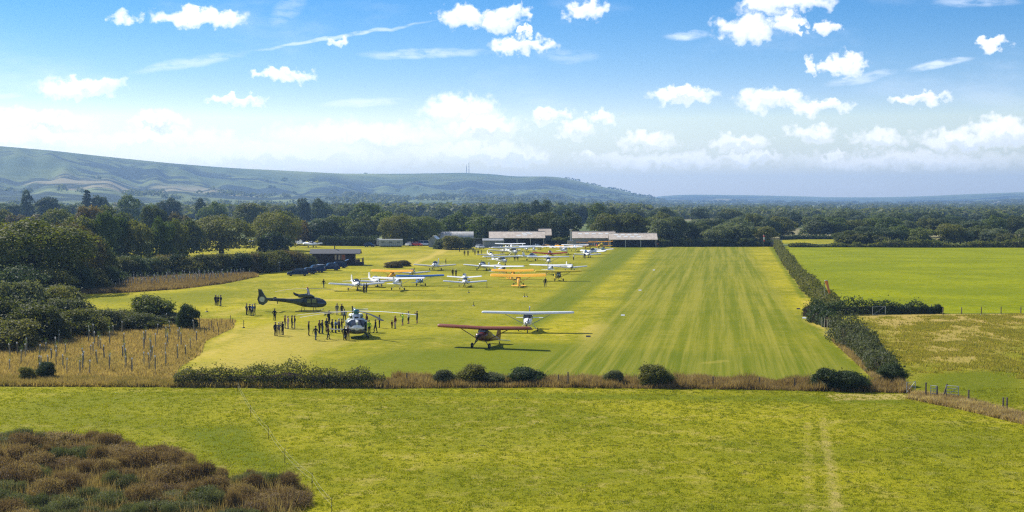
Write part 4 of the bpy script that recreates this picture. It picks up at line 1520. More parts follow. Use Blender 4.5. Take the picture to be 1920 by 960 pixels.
def aileron(side, span, chord, x_le, z, dihedral, a=0.55, b=0.93, th=0.05):
    half = span / 2
    secs = []
    for q in (a, b):
        y = half * q
        zz = z + math.tan(dihedral) * y
        x0 = x_le - chord * 0.80
        secs.append([(x0, side * y, zz + 0.052), (x0 - chord * 0.215, side * y, zz + 0.012), (x0 - chord * 0.215, side * y, zz - 0.012), (x0, side * y, zz - 0.042)])
    if side < 0:
        secs = secs[::-1]
    return MB().loft(secs)


def wheel_parts(r, w):
    ty = MB().lathe([(r * 0.55, -w / 2), (r * 0.9, -w / 2), (r, -w * 0.25), (r, w * 0.25), (r * 0.9, w / 2), (r * 0.55, w / 2)], axis='y', n=14)
    hb = MB().lathe([(r * 0.57, -w * 0.42), (r * 0.2, -w * 0.56), (r * 0.2, w * 0.56), (r * 0.57, w * 0.42)], axis='y', n=10)
    return ty.mesh('wheel'), hb.mesh('hub')


AC = {}


def ac_meshes(kind):
    """the parts of one type of light aircraft; forward is +x, wheels on z = 0"""
    if kind in AC:
        return AC[kind]
    P = []          # (name, mesh, colour role, parent index)
    tail = kind in ('cub', 'trainer', 'biplane', 'tailhigh', 'rvtail')
    pitch = {'cub': rad(10), 'tailhigh': rad(10), 'biplane': rad(11), 'trainer': rad(9), 'rvtail': rad(9)}.get(kind, 0)
    if kind in ('cessna', 'tailhigh', 'cub', 'micro'):
        span, length = {'cessna': (11.0, 8.2), 'tailhigh': (10.7, 7.0), 'cub': (10.7, 6.8), 'micro': (9.4, 6.0)}[kind]
        s = length / 8.2
        zw = 2.12 if kind != 'micro' else 1.95
        cw = 1.08 if kind in ('cessna', 'tailhigh') else 0.80
        st = [(2.25, 1.20, 0.40, 0.42), (2.10, 1.20, 0.72, 0.68), (1.5, 1.22, cw * 0.86, 0.84), (1.05, 1.28, cw * 0.95, 0.98), (0.45, 1.42, cw, 1.30), (-0.5, 1.44, cw, 1.28),
              (-1.5, 1.42, cw * 0.82, 1.02), (-3.0, 1.42, cw * 0.48, 0.62), (-4.6, 1.44, 0.24, 0.36), (-5.55, 1.46, 0.08, 0.22)]
        mb = MB().loft([ring(x * s, z, w, h, e=3.0) for x, z, w, h in st])
        P.append(('fuselage', mb, 'fus', None))
        # glazing
        P.append(('windscreen', MB().loft([ring(1.10 * s, 1.78, cw * 0.80, 0.06, 10, 4), ring(0.80 * s, 1.86, cw * 0.98, 0.36, 10, 4), ring(0.46 * s, 1.90, cw * 1.01, 0.42, 10, 4)]), 'glass', None))
        for sd in (-1, 1):
            P.append(('side_window', MB().box((-0.15 * s, sd * cw * 0.495, 1.72), (1.15 * s, 0.05, 0.40), taper=0.92), 'glass', None))
            P.append(('rear_window', MB().box((-1.05 * s, sd * cw * 0.445, 1.68), (0.50 * s, 0.06, 0.30), rot=(0, 0, sd * 0.12)), 'glass', None))
        ch = 1.5 if kind != 'micro' else 1.25
        for sd in (-1, 1):
            k = len(P)
            P.append(('wing', wing_mesh(sd, span, ch, ch * (0.78 if kind == 'cessna' else 0.98), 0.75, zw, rad(1.6), 0.29 if kind == 'cub' else 0.27, root=0.0), 'wing', None))
            P.append(('aileron', aileron(sd, span, ch * 0.94, 0.75, zw, rad(1.6)), 'wing2', k))
            P.append(('strut', MB().tube([(0.28, sd * cw * 0.5, 0.98), (0.22, sd * span * 0.255, zw + 0.02)], 0.045, 6), 'fus2', None))
        P.append(('tailplane', MB().loft([foil(0.62, -4.55 * s, y, 1.30, 0.09) for y in (-1.65 * s, -1.5 * s)] + [foil(0.95, -4.35 * s, y, 1.30, 0.09) for y in (-0.1, 0.1)] + [foil(0.62, -4.55 * s, y, 1.30, 0.09) for y in (1.5 * s, 1.65 * s)]), 'tail', None))
        fin = MB()
        prof = [(-4.1 * s, 1.5), (-4.75 * s, 2.55), (-5.45 * s, 2.65), (-5.75 * s, 2.2), (-5.65 * s, 1.42)]
        if kind == 'cub':
            prof = [(-4.5 * s, 1.5), (-4.8 * s, 2.15), (-5.3 * s, 2.42), (-5.75 * s, 2.15), (-5.7 * s, 1.42)]
        fin.loft([[(x, y, z) for x, z in prof] for y in (-0.05, 0.05)])
        P.append(('fin', fin, 'fin', None))
        nosex = 2.25 * s
        nz = 1.2
    elif kind in ('low', 'rvtail', 'trainer'):
        span, length = {'low': (8.4, 6.4), 'rvtail': (7.6, 6.2), 'trainer': (9.8, 7.8)}[kind]
        s = length / 6.4
        cw = 1.02 if kind != 'trainer' else 0.9
        st = [(1.95, 0.98, 0.34, 0.36), (1.82, 0.98, 0.66, 0.60), (1.3, 0.98, cw * 0.92, 0.78), (0.6, 1.0, cw, 0.86), (-0.4, 1.02, cw, 0.84), (-1.3, 1.05, cw * 0.8, 0.74), (-2.6, 1.10, cw * 0.45, 0.50), (-3.9, 1.16, 0.16, 0.28), (-4.4, 1.18, 0.06, 0.18)]
        P.append(('fuselage', MB().loft([ring(x * s, z, w, h, e=2.7) for x, z, w, h in st]), 'fus', None))
        can = MB().loft([ring(x * s, z, w, h, 12, 2.2) for x, z, w, h in [(0.80, 1.36, 0.5, 0.1), (0.5, 1.40, 0.82, 0.50), (0.0, 1.42, 0.90, 0.78), (-0.6, 1.42, 0.80, 0.66), (-1.2, 1.40, 0.42, 0.28), (-1.45, 1.38, 0.14, 0.08)]])
        k = len(P)
        P.append(('canopy', can, 'glass', None))
        P.append(('canopy_frame', MB().loft([ring(x * s, z, w, h, 12, 2.2) for x, z, w, h in [(0.06, 1.42, 0.92, 0.80), (-0.06, 1.42, 0.92, 0.80)]]), 'fus2', k))
        zw = 0.72
        for sd in (-1, 1):
            k = len(P)
            P.append(('wing', wing_mesh(sd, span, 1.45, 1.05, 0.72, zw, rad(5.0), 0.26, root=0.0), 'wing', None))
            P.append(('aileron', aileron(sd, span, 1.12, 0.60, zw, rad(5.0)), 'wing2', k))
        P.append(('tailplane', MB().loft([foil(0.55, -3.75 * s, y, 1.22, 0.08) for y in (-1.45, -1.3)] + [foil(0.8, -3.6 * s, y, 1.22, 0.08) for y in (-0.1, 0.1)] + [foil(0.55, -3.75 * s, y, 1.22, 0.08) for y in (1.3, 1.45)]), 'tail', None))
        P.append(('fin', MB().loft([[(x * s, y, z) for x, z in [(-3.3, 1.25), (-3.85, 2.10), (-4.35, 2.18), (-4.65, 1.75), (-4.5, 1.08)]] for y in (-0.045, 0.045)]), 'fin', None))
        nosex, nz = 1.95 * s, 0.98
    else:           # biplane
        span, length = 8.9, 7.3
        s = 1.0
        cw = 0.85
        st = [(2.3, 1.35, 0.85, 0.85), (2.0, 1.35, 1.0, 1.0), (1.2, 1.35, cw, 0.95), (0, 1.35, cw, 0.9), (-1.4, 1.35, cw * .85, 0.8), (-3.2, 1.38, 0.45, 0.5), (-4.6, 1.42, 0.12, 0.26)]
        P.append(('fuselage', MB().loft([ring(x, z, w, h, e=2.4) for x, z, w, h in st]), 'fus', None))
        P.append(('windscreen', MB().box((0.05, 0, 1.92), (0.06, 0.55, 0.28), rot=(0, -0.4, 0)), 'glass', None))
        P.append(('headrest', MB().loft([ring(x, 1.78, w, h, 8) for x, w, h in [(-0.9, 0.35, 0.35), (-2.0, 0.1, 0.12)]]), 'fus', None))
        for zz, xo, dh in ((2.45, 1.35, 2.0), (0.95, 0.85, 3.0)):
            for sd in (-1, 1):
                P.append(('wing', wing_mesh(sd, span * (1 if zz > 2 else .96), 1.35, 1.25, xo, zz, rad(dh), 0.09, root=0.0), 'wing', None))
        for sd in (-1, 1):
            for xx in (0.95, 0.15):
                P.append(('strut', MB().tube([(xx - 0.3, sd * 2.9, 1.1), (xx, sd * 2.9, 2.55)], 0.04, 5), 'fus2', None))
                P.append(('strut', MB().tube([(xx, sd * 0.3, 1.75), (xx, sd * 0.45, 2.47)], 0.03, 5), 'fus2', None))
        P.append(('tailplane', MB().loft([foil(0.6, -3.95, y, 1.5, 0.07) for y in (-1.55, -1.4)] + [foil(1.0, -3.7, y, 1.5, 0.07) for y in (-0.1, 0.1)] + [foil(0.6, -3.95, y, 1.5, 0.07) for y in (1.4, 1.55)]), 'tail', None))
        P.append(('fin', MB().loft([[(x, y, z) for x, z in [(-3.6, 1.45), (-4.0, 2.2), (-4.5, 2.45), (-4.95, 2.1), (-4.8, 1.3)]] for y in (-0.045, 0.045)]), 'fin', None))
        nosex, nz = 2.3, 1.35
    # propeller
    k = len(P)
    pr = MB()
    for a in ((0.35, PI + 0.35)):
        d = Vector((0, math.sin(a), math.cos(a)))
        e = Vector((0, math.cos(a), -math.sin(a)))
        rg = []
        for q, c in ((0.08, 0.05), (0.35, 0.075), (0.7, 0.065), (0.93, 0.035)):
            o = Vector((nosex + 0.08, 0, nz)) + d * q
            tw = 0.7 - q * 0.4
            ax = e * math.cos(tw) + Vector((1, 0, 0)) * math.sin(tw)
            nn = d.cross(ax)
            rg.append([o + ax * c, o + nn * 0.014, o - ax * c, o - nn * 0.014])
        pr.loft(rg)
    P.append(('propeller', pr, 'prop', None))
    P.append(('spinner', MB().lathe([(0.17, nosex - 0.04), (0.16, nosex + 0.1), (0.10, nosex + 0.24), (0.02, nosex + 0.31)], c=(0, 0, nz), axis='x', n=10), 'spin', k))
    for sd in (-1, 1):
        P.append(('cowling_intake', MB().box((nosex - 0.02, sd * 0.20, nz + 0.03), (0.10, 0.17, 0.12)), 'dark', None))
    # rotate the body nose-up for tailwheel types, then the gear
    mainx = {'cessna': -0.35, 'micro': -0.3, 'low': -0.45, 'cub': 0.85, 'tailhigh': 0.9, 'rvtail': 0.55, 'trainer': 0.75, 'biplane': 1.0}[kind]
    wr = {'cub': 0.30, 'biplane': 0.34, 'tailhigh': 0.30}.get(kind, 0.23)
    M = Matrix.Translation((mainx, 0, 0)) @ Matrix.Rotation(-pitch, 4, 'Y') @ Matrix.Translation((-mainx, 0, 0))
    out = []
    for nm, mb, role, par in P:
        if pitch:
            mb.xform(M)
        out.append((nm, mb.mesh(nm), role, par, None))
    tm, hm = wheel_parts(wr, wr * 0.5)
    track = 1.15 if kind in ('cessna', 'low', 'micro') else 0.98
    zb = (M @ Vector((mainx - 0.1, 0.35, 1.0 if kind not in ('low', 'rvtail', 'trainer') else 0.66))).z
    for sd in (-1, 1):
        leg = MB().tube([(mainx - 0.12 if not tail else mainx - 0.3, sd * 0.32, zb), (mainx, sd * (track - 0.1), wr + 0.02)], [0.055, 0.035], 6)
        out.append(('gear_leg', leg.mesh('gear_leg'), 'leg', None, None))
        k = len(out)
        out.append(('wheel', tm, 'tyre', None, (mainx, sd * track, wr)))
        out.append(('hub', hm, 'steel', k, None))
    if tail:
        tp = M @ Vector(((-5.3 * (0.85 if kind in ('cub', 'tailhigh') else 0.8)) if kind != 'biplane' else -4.4, 0, 1.3))
        t2, h2 = wheel_parts(0.11, 0.06)
        out.append(('tail_leg', MB().tube([(tp.x, 0, max(tp.z, 0.35)), (tp.x - 0.12, 0, 0.12)], 0.025, 5).mesh('tail_leg'), 'leg', None, None))
        out.append(('tail_wheel', t2, 'tyre', None, (tp.x - 0.14, 0, 0.11)))
    else:
        nx = nosex - 0.55
        out.append(('nose_leg', MB().tube([(nx - 0.1, 0, nz - 0.3), (nx + 0.05, 0, wr)], 0.04, 6).mesh('nose_leg'), 'leg', None, None))
        t2, h2 = wheel_parts(wr * 0.9, wr * 0.45)
        k = len(out)
        out.append(('nose_wheel', t2, 'tyre', None, (nx + 0.05, 0, wr * 0.9)))
        out.append(('hub', h2, 'steel', k, None))
    AC[kind] = (out, span)
    return AC[kind]


def aircraft(px, py, kind, heading, label, fus='white', wing='white', tail=None, fin=None, trim=None, span_px=None, group='light aircraft parked on the grass', spin=None, z=0.012, name='light_aircraft'):
    """heading in degrees: 0 = nose towards the camera, 90 = nose to the right, 180 = nose away, -90 = left"""
    meshes, span = ac_meshes(kind)
    p = G(px, py)
    p.z = z
    hd = rad(heading)
    ang = math.atan2(-math.cos(hd), math.sin(hd))
    t = thing(name, label, 'aircraft', p, ang, group)
    if span_px:
        k = span_px / ppm(p) / span / max(0.55, abs(math.cos(hd)))
        k = min(1.25, max(0.8, k * 1.06))
        t.scale = (k, k, k)
    trim = trim or fus
    role = {'fus': PAINT[fus], 'fus2': PAINT[trim], 'wing': PAINT[wing], 'wing2': PAINT[wing], 'tail': PAINT[tail or wing], 'fin': PAINT[fin or fus], 'glass': GLASS, 'prop': DARKM,
            'spin': PAINT[spin or trim], 'dark': DARKM, 'leg': PAINT[fus] if fus in ('white', 'cream') else DARKM, 'tyre': TYRE, 'steel': STEEL}
    objs = []
    for nm, me, ro, par, loc in meshes:
        o = link(nm, me, role[ro], t if par is None else objs[par])
        if loc is not None:
            o.location = loc
        objs.append(o)
    return t


def fly_in():
    A = aircraft
    A(907, 652, 'tailhigh', -20, 'dark maroon high-wing taildragger in the foreground of the airfield', 'maroon', 'rust', tail='white', fin='maroon', trim='maroon', spin='black', span_px=166)
    A(990, 622, 'cessna', -3, 'white high-wing aeroplane facing the camera behind the maroon taildragger', 'white', 'white', trim='grey', fin='grey', span_px=163)
    A(668, 545, 'low', 16, 'white low-wing aeroplane with a blue belly stripe, leftmost on the parking grass', 'white', 'white', trim='navy', spin='navy', span_px=100)
    A(704, 538, 'low', 20, 'white bubble-canopy aeroplane directly behind the leftmost one', 'white', 'white', trim='grey', span_px=86)
    A(747, 544, 'micro', 172, 'white high-wing aeroplane seen from behind, nearest of the left cluster', 'white', 'white', span_px=94)
    A(736, 524, 'cub', 170, 'orange-yellow high-wing aeroplane in the left cluster, seen from behind', 'orange', 'orange', tail='orange', span_px=76)
    A(773, 519, 'rvtail', 12, 'white aeroplane with a dark fin behind the orange one in the left cluster', 'white', 'white', fin='navy', span_px=62)
    A(788, 536, 'cub', 14, 'blue high-wing aeroplane in front of the white one with the dark fin', 'blue', 'blue', span_px=84, trim='silver')
    A(816, 507, 'low', -6, 'cream-winged white low-wing aeroplane behind the left cluster', 'white', 'cream', trim='grey', span_px=76)
    A(872, 538, 'low', 2, 'white low-wing aeroplane facing the camera, nearest one in the middle', 'white', 'white', trim='grey', spin='grey', span_px=78)
    A(871, 527, 'low', 184, 'white low-wing aeroplane parked tight behind the one facing the camera', 'white', 'white', span_px=62)
    A(941, 498, 'cessna', 28, 'white high-wing aeroplane with lilac windscreen trim, left of the middle rows', 'white', 'white', trim='lilac', span_px=68)
    A(905, 507, 'rvtail', -16, 'white low-wing aeroplane with a dark canopy, left of the middle rows', 'white', 'white', trim='grey', span_px=68)
    A(942, 517, 'cessna', 160, 'white high-wing aeroplane with its tail hidden behind the orange pair', 'white', 'white', trim='lilac', span_px=76)
    A(962, 523, 'cub', 175, 'rear one of two orange high-wing aeroplanes in line', 'orange', 'orange', span_px=76)
    A(972, 537, 'cub', 180, 'front one of two orange high-wing aeroplanes in line', 'orange', 'orange', span_px=99)
    A(1047, 527, 'cub', 8, 'yellow-winged aeroplane with a dark green body', 'green', 'yellow', tail='yellow', fin='yellow', span_px=83)
    A(1033, 514, 'cessna', 170, 'white high-wing aeroplane just behind the yellow-winged one', 'white', 'white', trim='lilac', span_px=76)
    A(1069, 508, 'low', 10, 'white low-wing aeroplane at the right end of the fourth row', 'white', 'white', trim='navy', span_px=60)
    A(1028, 498, 'cessna', 4, 'white high-wing aeroplane standing alone in the middle of the fifth row', 'white', 'white', trim='grey', span_px=74)
    A(998, 489, 'low', 150, 'white low-wing aeroplane with its tail to the camera left of the fifth row', 'white', 'white', span_px=56)
    A(962, 482, 'cessna', 20, 'white high-wing aeroplane with a dark windscreen behind the fifth row', 'white', 'white', trim='grey', span_px=80)
    A(1031, 481, 'trainer', -8, 'red and white low-wing aeroplane in the back rows', 'red', 'red', tail='white', fin='white', trim='white', span_px=62)
    A(1059, 477, 'cessna', 165, 'white high-wing aeroplane with thick struts right of the red one', 'white', 'white', span_px=62)
    A(957, 469, 'cessna', 186, 'white high-wing aeroplane at the very back on the left', 'white', 'white', span_px=54)
    A(950, 472, 'trainer', 18, 'cream low-wing aeroplane with an orange roundel-like patch at the back', 'cream', 'cream', trim='orange', spin='orange', span_px=70)
    A(947, 477, 'low', -12, 'pale cream low-wing aeroplane in front of the back pair', 'cream', 'cream', span_px=66)
    A(1020, 465, 'trainer', 160, 'black and orange aeroplane at the left end of the hangar row', 'orange', 'black', tail='white', span_px=40)
    A(1043, 465, 'trainer', 160, 'orange aeroplane with a white tail in the hangar row', 'orange', 'orange', tail='white', fin='white', span_px=40)
    A(1062, 466, 'trainer', 150, 'yellow-orange aeroplane right of the white-tailed one in the hangar row', 'yellow', 'orange', fin='white', span_px=40)
    A(1101, 466, 'biplane', 8, 'brown and white biplane in front of the right hangar', 'brown', 'brown', tail='white', trim='white', span_px=40)
    A(1126, 466, 'biplane', 14, 'orange-yellow biplane in front of the right hangar', 'yellow', 'orange', tail='yellow', fin='red', span_px=44)
    A(1101, 483, 'low', 12, 'white low-wing aeroplane beside a standing man near the runway', 'white', 'white', trim='navy', span_px=48)
    A(1112, 477, 'rvtail', 150, 'white and blue aeroplane with a tall fin near the runway', 'white', 'white', fin='blue', trim='navy', span_px=44)
    A(1131, 472, 'low', 165, 'white and dark green aeroplane nearest the runway strip', 'teal', 'white', fin='white', span_px=36)
    A(1001, 474, 'cessna', 174, 'white high-wing aeroplane half hidden left of the red one', 'white', 'white', span_px=52)
    A(986, 473, 'cessna', 12, 'white high-wing aeroplane in the crowded back row, left of the red and white one', 'white', 'white', trim='grey', span_px=54)
    A(1078, 471, 'micro', 170, 'white high-wing aeroplane at the right end of the crowded back row', 'white', 'white', span_px=48)
    A(920, 484, 'low', 14, 'white low-wing aeroplane at the left end of the crowded middle rows', 'white', 'cream', span_px=50)
    A(1008, 468, 'low', 170, 'small white low-wing aeroplane deep in the crowded back row', 'white', 'white', span_px=44)
    A(366, 461, 'rvtail', 20, 'white aeroplane half hidden under the broad spreading oak', 'white', 'white', span_px=38)
    A(481, 459, 'low', 140, 'white aeroplane half hidden left of the dark conical bush', 'white', 'white', span_px=36)
    A(541, 461, 'low', 110, 'left one of the white aeroplanes in front of the dark trees', 'white', 'white', span_px=36)
    A(563, 461, 'rvtail', -110, 'right one of the white aeroplanes in front of the dark trees', 'white', 'white', fin='navy', span_px=36)
    A(585, 464, 'low', 60, 'white aeroplane out on the yellow grass left of the clipped hedge', 'white', 'white', span_px=30)


fly_in()


# ------------------------------------------------------------------ helicopters
def camo(name, a, b, sc):
    m = bpy.data.materials.new(name)
    m.use_nodes = True
    t = NT(m.node_tree)
    bs = t.n['Principled BSDF']
    tc = t.node('ShaderNodeTexCoord')
    n = t.noise(tc.outputs['Object'], sc, 2, 0.4)
    t.l.new(t.mix(t.smooth(n, *((0.40, 0.46) if name == 'camo_pale' else (0.47, 0.53))), a, b), bs.inputs['Base Color'])
    bs.inputs['Roughness'].default_value = 0.42
    MATS[name] = m
    return m


def blade_mb(r0, r1, chord, a, z, droop, x0=0.0):
    d = Vector((math.cos(a), math.sin(a), 0))
    e = Vector((-math.sin(a), math.cos(a), 0))
    rg = []
    for q in np.linspace(0, 1, 7):
        r = r0 + (r1 - r0) * q
        o = Vector((x0, 0, z - droop * q ** 2)) + d * r
        rg.append([o + e * chord * 0.5, o + Vector((0, 0, 0.035)) + e * chord * 0.15, o - e * chord * 0.5, o - Vector((0, 0, 0.02))])
    return MB().loft(rg)


def skin_patch(st, xs, a0, a1, e, off=0.025, na=7):
    """a glazed panel that follows the hull between two angles (degrees, 90 = top)"""
    st = sorted(st)
    X = [q[0] for q in st]
    outer, inner = [], []
    for x in xs:
        zc, w, h = (float(np.interp(x, X, [q[i] for q in st])) for i in (1, 2, 3))
        for rows, o in ((outer, off), (inner, -0.01)):
            r_ = []
            for a in np.linspace(rad(a0), rad(a1), na):
                c, s_ = math.cos(a), math.sin(a)
                r_.append((x + o * 0.6, math.copysign(abs(c) ** (2 / e), c) * (w / 2 + o), zc + math.copysign(abs(s_) ** (2 / e), s_) * (h / 2 + o)))
            rows.append(r_)
    rings = [o + i[::-1] for o, i in zip(outer, inner)]
    return MB().loft(rings)


def gazelle():
    dk = camo('camo_dark', (0.020, 0.030, 0.020), (0.065, 0.080, 0.042), 0.9)
    p = G(577, 584)
    p.z = 0.012
    t = thing('helicopter', 'dark green slim helicopter seen from the side, nose to the right', 'helicopter', p, rad(-4))
    t.scale = (1.06, 1.12, 1.06)
    st = [(2.75, 1.15, 0.10, 0.12), (2.6, 1.15, 0.62, 0.62), (2.2, 1.18, 1.15, 1.12), (1.4, 1.28, 1.5, 1.45), (0.5, 1.32, 1.55, 1.5), (-0.5, 1.32, 1.42, 1.35), (-1.3, 1.35, 1.0, 1.0), (-2.0, 1.45, 0.66, 0.72),
          (-3.4, 1.58, 0.48, 0.55), (-5.2, 1.70, 0.36, 0.44), (-6.3, 1.76, 0.30, 0.40)]
    body = MB().loft([ring(x, z, w, h, 14, 2.3) for x, z, w, h in st]).build('fuselage', dk, t)
    for a0, a1 in ((-5, 87), (93, 185)):
        skin_patch(st, [1.62, 1.9, 2.2, 2.45, 2.62], a0, a1, 2.3).build('windscreen', GLASS, t)
    cw = mat('cabin_window', (0.20, 0.24, 0.10), 0.12, vary=0.5, scale=3)
    for sd in (-1, 1):
        for x, w in ((1.12, 0.66), (0.35, 0.52)):
            d = MB().box((x, sd * 0.76, 1.35), (w + 0.16, 0.05, 1.10), taper=0.9).build('door', dk, t)
            MB().box((x, sd * 0.78, 1.58), (w, 0.05, 0.52), taper=0.9).build('window', cw, d)
    MB().loft([ring(x, z, w, h, 12, 2.4) for x, z, w, h in [(0.95, 2.10, 0.5, 0.2), (0.5, 2.22, 0.82, 0.5), (-0.5, 2.25, 0.85, 0.58), (-1.3, 2.22, 0.62, 0.5)]]).build('engine_cowling', dk, t)
    MB().loft([ring(x, z, w, h, 10, 2) for x, z, w, h in [(-1.2, 2.28, 0.42, 0.42), (-1.75, 2.42, 0.40, 0.40), (-2.05, 2.62, 0.34, 0.36)]]).build('exhaust', DARKM, t)
    MB().box((-0.2, 0.3, 2.50), (0.6, 0.22, 0.14), taper=0.7).build('air_intake', STEEL, t)
    MB().lathe([(0.10, 2.4), (0.08, 3.1), (0.05, 3.25)], n=10).build('rotor_mast', DARKM, t)
    hub = MB().lathe([(0.20, 3.14), (0.24, 3.22), (0.12, 3.34)], n=12).build('rotor_hub', DARKM, t)
    ro = thing_free('rotor', t)
    for a in (165, 45, -75):
        b = blade_mb(0.2, 5.25, 0.30, rad(a), 3.26, 0.55).build('rotor_blade', mat('blade_pale', (0.36, 0.30, 0.19), 0.5) if a == 165 else DARKM, ro)
    # fenestron tail
    fin = MB().loft([[(x, y, z) for x, z in [(-5.75, 1.6), (-6.35, 2.40), (-6.75, 3.15), (-7.20, 3.20), (-7.15, 2.3), (-7.35, 1.75), (-7.1, 1.05), (-6.5, 0.85), (-5.95, 1.25)]] for y in (-0.11, 0.11)])
    f = fin.build('fin', dk, t, smooth=False)
    pale = mat('fan_ring', (0.55, 0.58, 0.45), 0.5)
    MB().lathe([(0.30, -0.14), (0.40, -0.15), (0.40, 0.15), (0.30, 0.14)], c=(-6.62, 0, 1.72), axis='y', n=20).build('fan_ring', pale, f)
    MB().lathe([(0.30, -0.125), (0.05, -0.13), (0.05, 0.13), (0.30, 0.125)], c=(-6.62, 0, 1.72), axis='y', n=16).build('tail_fan', DARKM, f)
    for sd in (-1, 1):
        s = MB().box((-5.0, sd * 0.62, 1.70), (0.55, 0.95, 0.05)).build('stabiliser', dk, t)
        MB().box((-5.05, sd * 1.09, 1.76), (0.6, 0.05, 0.42), taper=0.7).build('end_plate', dk, s)
        sk = MB().tube([(2.15, sd * 0.95, 0.34), (1.8, sd * 0.98, 0.08), (1.4, sd * 0.98, 0.05), (-1.2, sd * 0.98, 0.05), (-1.6, sd * 0.98, 0.10)], 0.05, 8).build('skid', mat('skid_dark', (0.10, 0.11, 0.07), 0.5), t)
        for x in (1.0, -0.7):
            MB().tube([(x, sd * 0.5, 0.72), (x, sd * 0.98, 0.08)], 0.04, 6).build('skid_strut', DARKM, sk)
    MB().box((-4.4, 0, 1.28), (0.10, 0.06, 0.42)).build('tail_bumper', DARKM, t)
    MB().lathe([(0.09, 3.34), (0.11, 3.45), (0.03, 3.55)], n=8).build('hub_cap', PAINT['red'], hub)


def thing_free(name, parent):
    """an empty that gathers the blades of a rotor"""
    o = bpy.data.objects.new(name, None)
    COL.objects.link(o)
    o.parent = parent
    return o


def lynx():
    pal = camo('camo_pale', (0.16, 0.20, 0.12), (0.78, 0.79, 0.74), 0.55)
    drk = camo('camo_belly', (0.035, 0.045, 0.025), (0.10, 0.085, 0.04), 1.2)
    p = G(668, 632)
    p.z = 0.012
    t = thing('helicopter', 'pale grey-green helicopter facing the camera with a crowd around it', 'helicopter', p, rad(-90 + 8))
    t.scale = (1, 1.2, 0.93)
    st = [(3.1, 1.35, 0.2, 0.2), (2.95, 1.35, 0.95, 0.75), (2.5, 1.42, 1.55, 1.25), (1.7, 1.60, 1.95, 1.75), (0.8, 1.66, 2.15, 1.85), (-1.2, 1.66, 2.15, 1.85), (-2.4, 1.75, 1.7, 1.5), (-3.4, 1.95, 0.95, 0.95),
          (-5.5, 2.10, 0.55, 0.6), (-7.6, 2.20, 0.36, 0.42)]
    MB().loft([ring(x, z, w, h, 16, 2.9) for x, z, w, h in st]).build('fuselage', pal, t)
    MB().loft([ring(x, z, w, h, 14, 2.9) for x, z, w, h in [(3.06, 1.10, 1.0, 0.42), (2.6, 1.0, 1.72, 0.66), (1.6, 0.94, 2.14, 0.70), (-1.0, 0.92, 2.2, 0.7), (-2.0, 1.1, 1.6, 0.4)]]).build('belly', drk, t)
    MB().box((3.0, 0.05, 1.47), (0.20, 1.36, 0.16)).build('nose_strip', PAINT['white'], t)
    for sd in (-1, 1):
        skin_patch(st, [1.75, 2.0, 2.3, 2.55, 2.75], *((22, 86) if sd > 0 else (94, 158)), 2.9).build('windscreen', GLASS, t)
        skin_patch(st, [2.35, 2.55, 2.75, 2.9], *((-45, -8) if sd > 0 else (188, 225)), 2.9).build('chin_window', GLASS, t)
        d = MB().box((1.75, sd * 1.0, 1.55), (0.95, 0.07, 1.30), taper=0.92).build('cockpit_door', pal, t)
        MB().box((1.75, sd * 1.035, 1.86), (0.75, 0.06, 0.5), taper=0.9).build('window', GLASS, d)
        d = MB().box((0.2, sd * 1.07, 1.55), (1.5, 0.06, 1.35)).build('cabin_door', pal, t)
        MB().box((0.2, sd * 1.095, 1.85), (1.0, 0.05, 0.5)).build('window', GLASS, d)
        sk = MB().tube([(2.6, sd * 1.15, 0.40), (2.2, sd * 1.2, 0.12), (1.7, sd * 1.2, 0.07), (-1.9, sd * 1.2, 0.07)], 0.075, 8).build('skid', DARKM, t)
        for x in (1.3, -1.2):
            MB().tube([(x, sd * 0.75, 0.85), (x, sd * 1.2, 0.10)], 0.06, 6).build('skid_strut', DARKM, sk)
        MB().loft([ring(x, z, w, h, 12, 2.3, y0=sd * 0.42) for x, z, w, h in [(0.2, 2.72, 0.35, 0.35), (-0.2, 2.78, 0.68, 0.62), (-1.8, 2.74, 0.66, 0.6), (-2.6, 2.66, 0.5, 0.45)]]).build('engine', pal, t)
    MB().loft([ring(x, z, w, h, 12, 2.4) for x, z, w, h in [(1.5, 2.46, 0.5, 0.2), (1.1, 2.66, 0.75, 0.5), (0.5, 2.82, 0.85, 0.68), (-0.6, 2.85, 0.85, 0.62)]]).build('gearbox_cowling', PAINT['white'], t)
    MB().box((1.34, 0, 2.74), (0.22, 0.42, 0.20)).build('cowling_intake', DARKM, t)
    hub = MB().lathe([(0.16, 3.0), (0.26, 3.15), (0.34, 3.4), (0.30, 3.6), (0.14, 3.74)], c=(0.3, 0, 0), n=12).build('rotor_hub', PAINT['teal'], t)
    ro = thing_free('rotor', t)
    # blades: right one white, the left ones seen from below
    for a, m in ((84, 'white'), (-68, 'pale'), (-100, 'pale'), (28, 'dark')):
        mt = {'white': PAINT['white'], 'pale': mat('blade_grey', (0.42, 0.38, 0.30), 0.5), 'dark': DARKM}[m]
        bl = blade_mb(0.25, 6.2 if m != 'dark' else 5.4, 0.38, rad(a), 3.48, 0.55 if m != 'dark' else 0.9, x0=0.3).build('rotor_blade', mt, ro)
        if m == 'white':
            pass
    tf = MB().loft([[(x, y, z) for x, z in [(-6.9, 2.3), (-7.7, 3.2), (-8.3, 3.25), (-8.1, 2.2), (-7.6, 2.0)]] for y in (-0.1, 0.1)]).build('fin', pal, t)
    MB().box((-7.9, 0.75, 3.05), (0.6, 1.4, 0.06)).build('tailplane', pal, tf)
    tr = thing_free('tail_rotor', t)
    for k in range(4):
        a = k * PI / 2 + 0.4
        MB().tube([(-8.0, -0.2, 2.6), (-8.0 + 0.95 * math.cos(a), -0.2, 2.6 + 0.95 * math.sin(a))], [0.05, 0.07], 4).build('tail_blade', DARKM, tr)
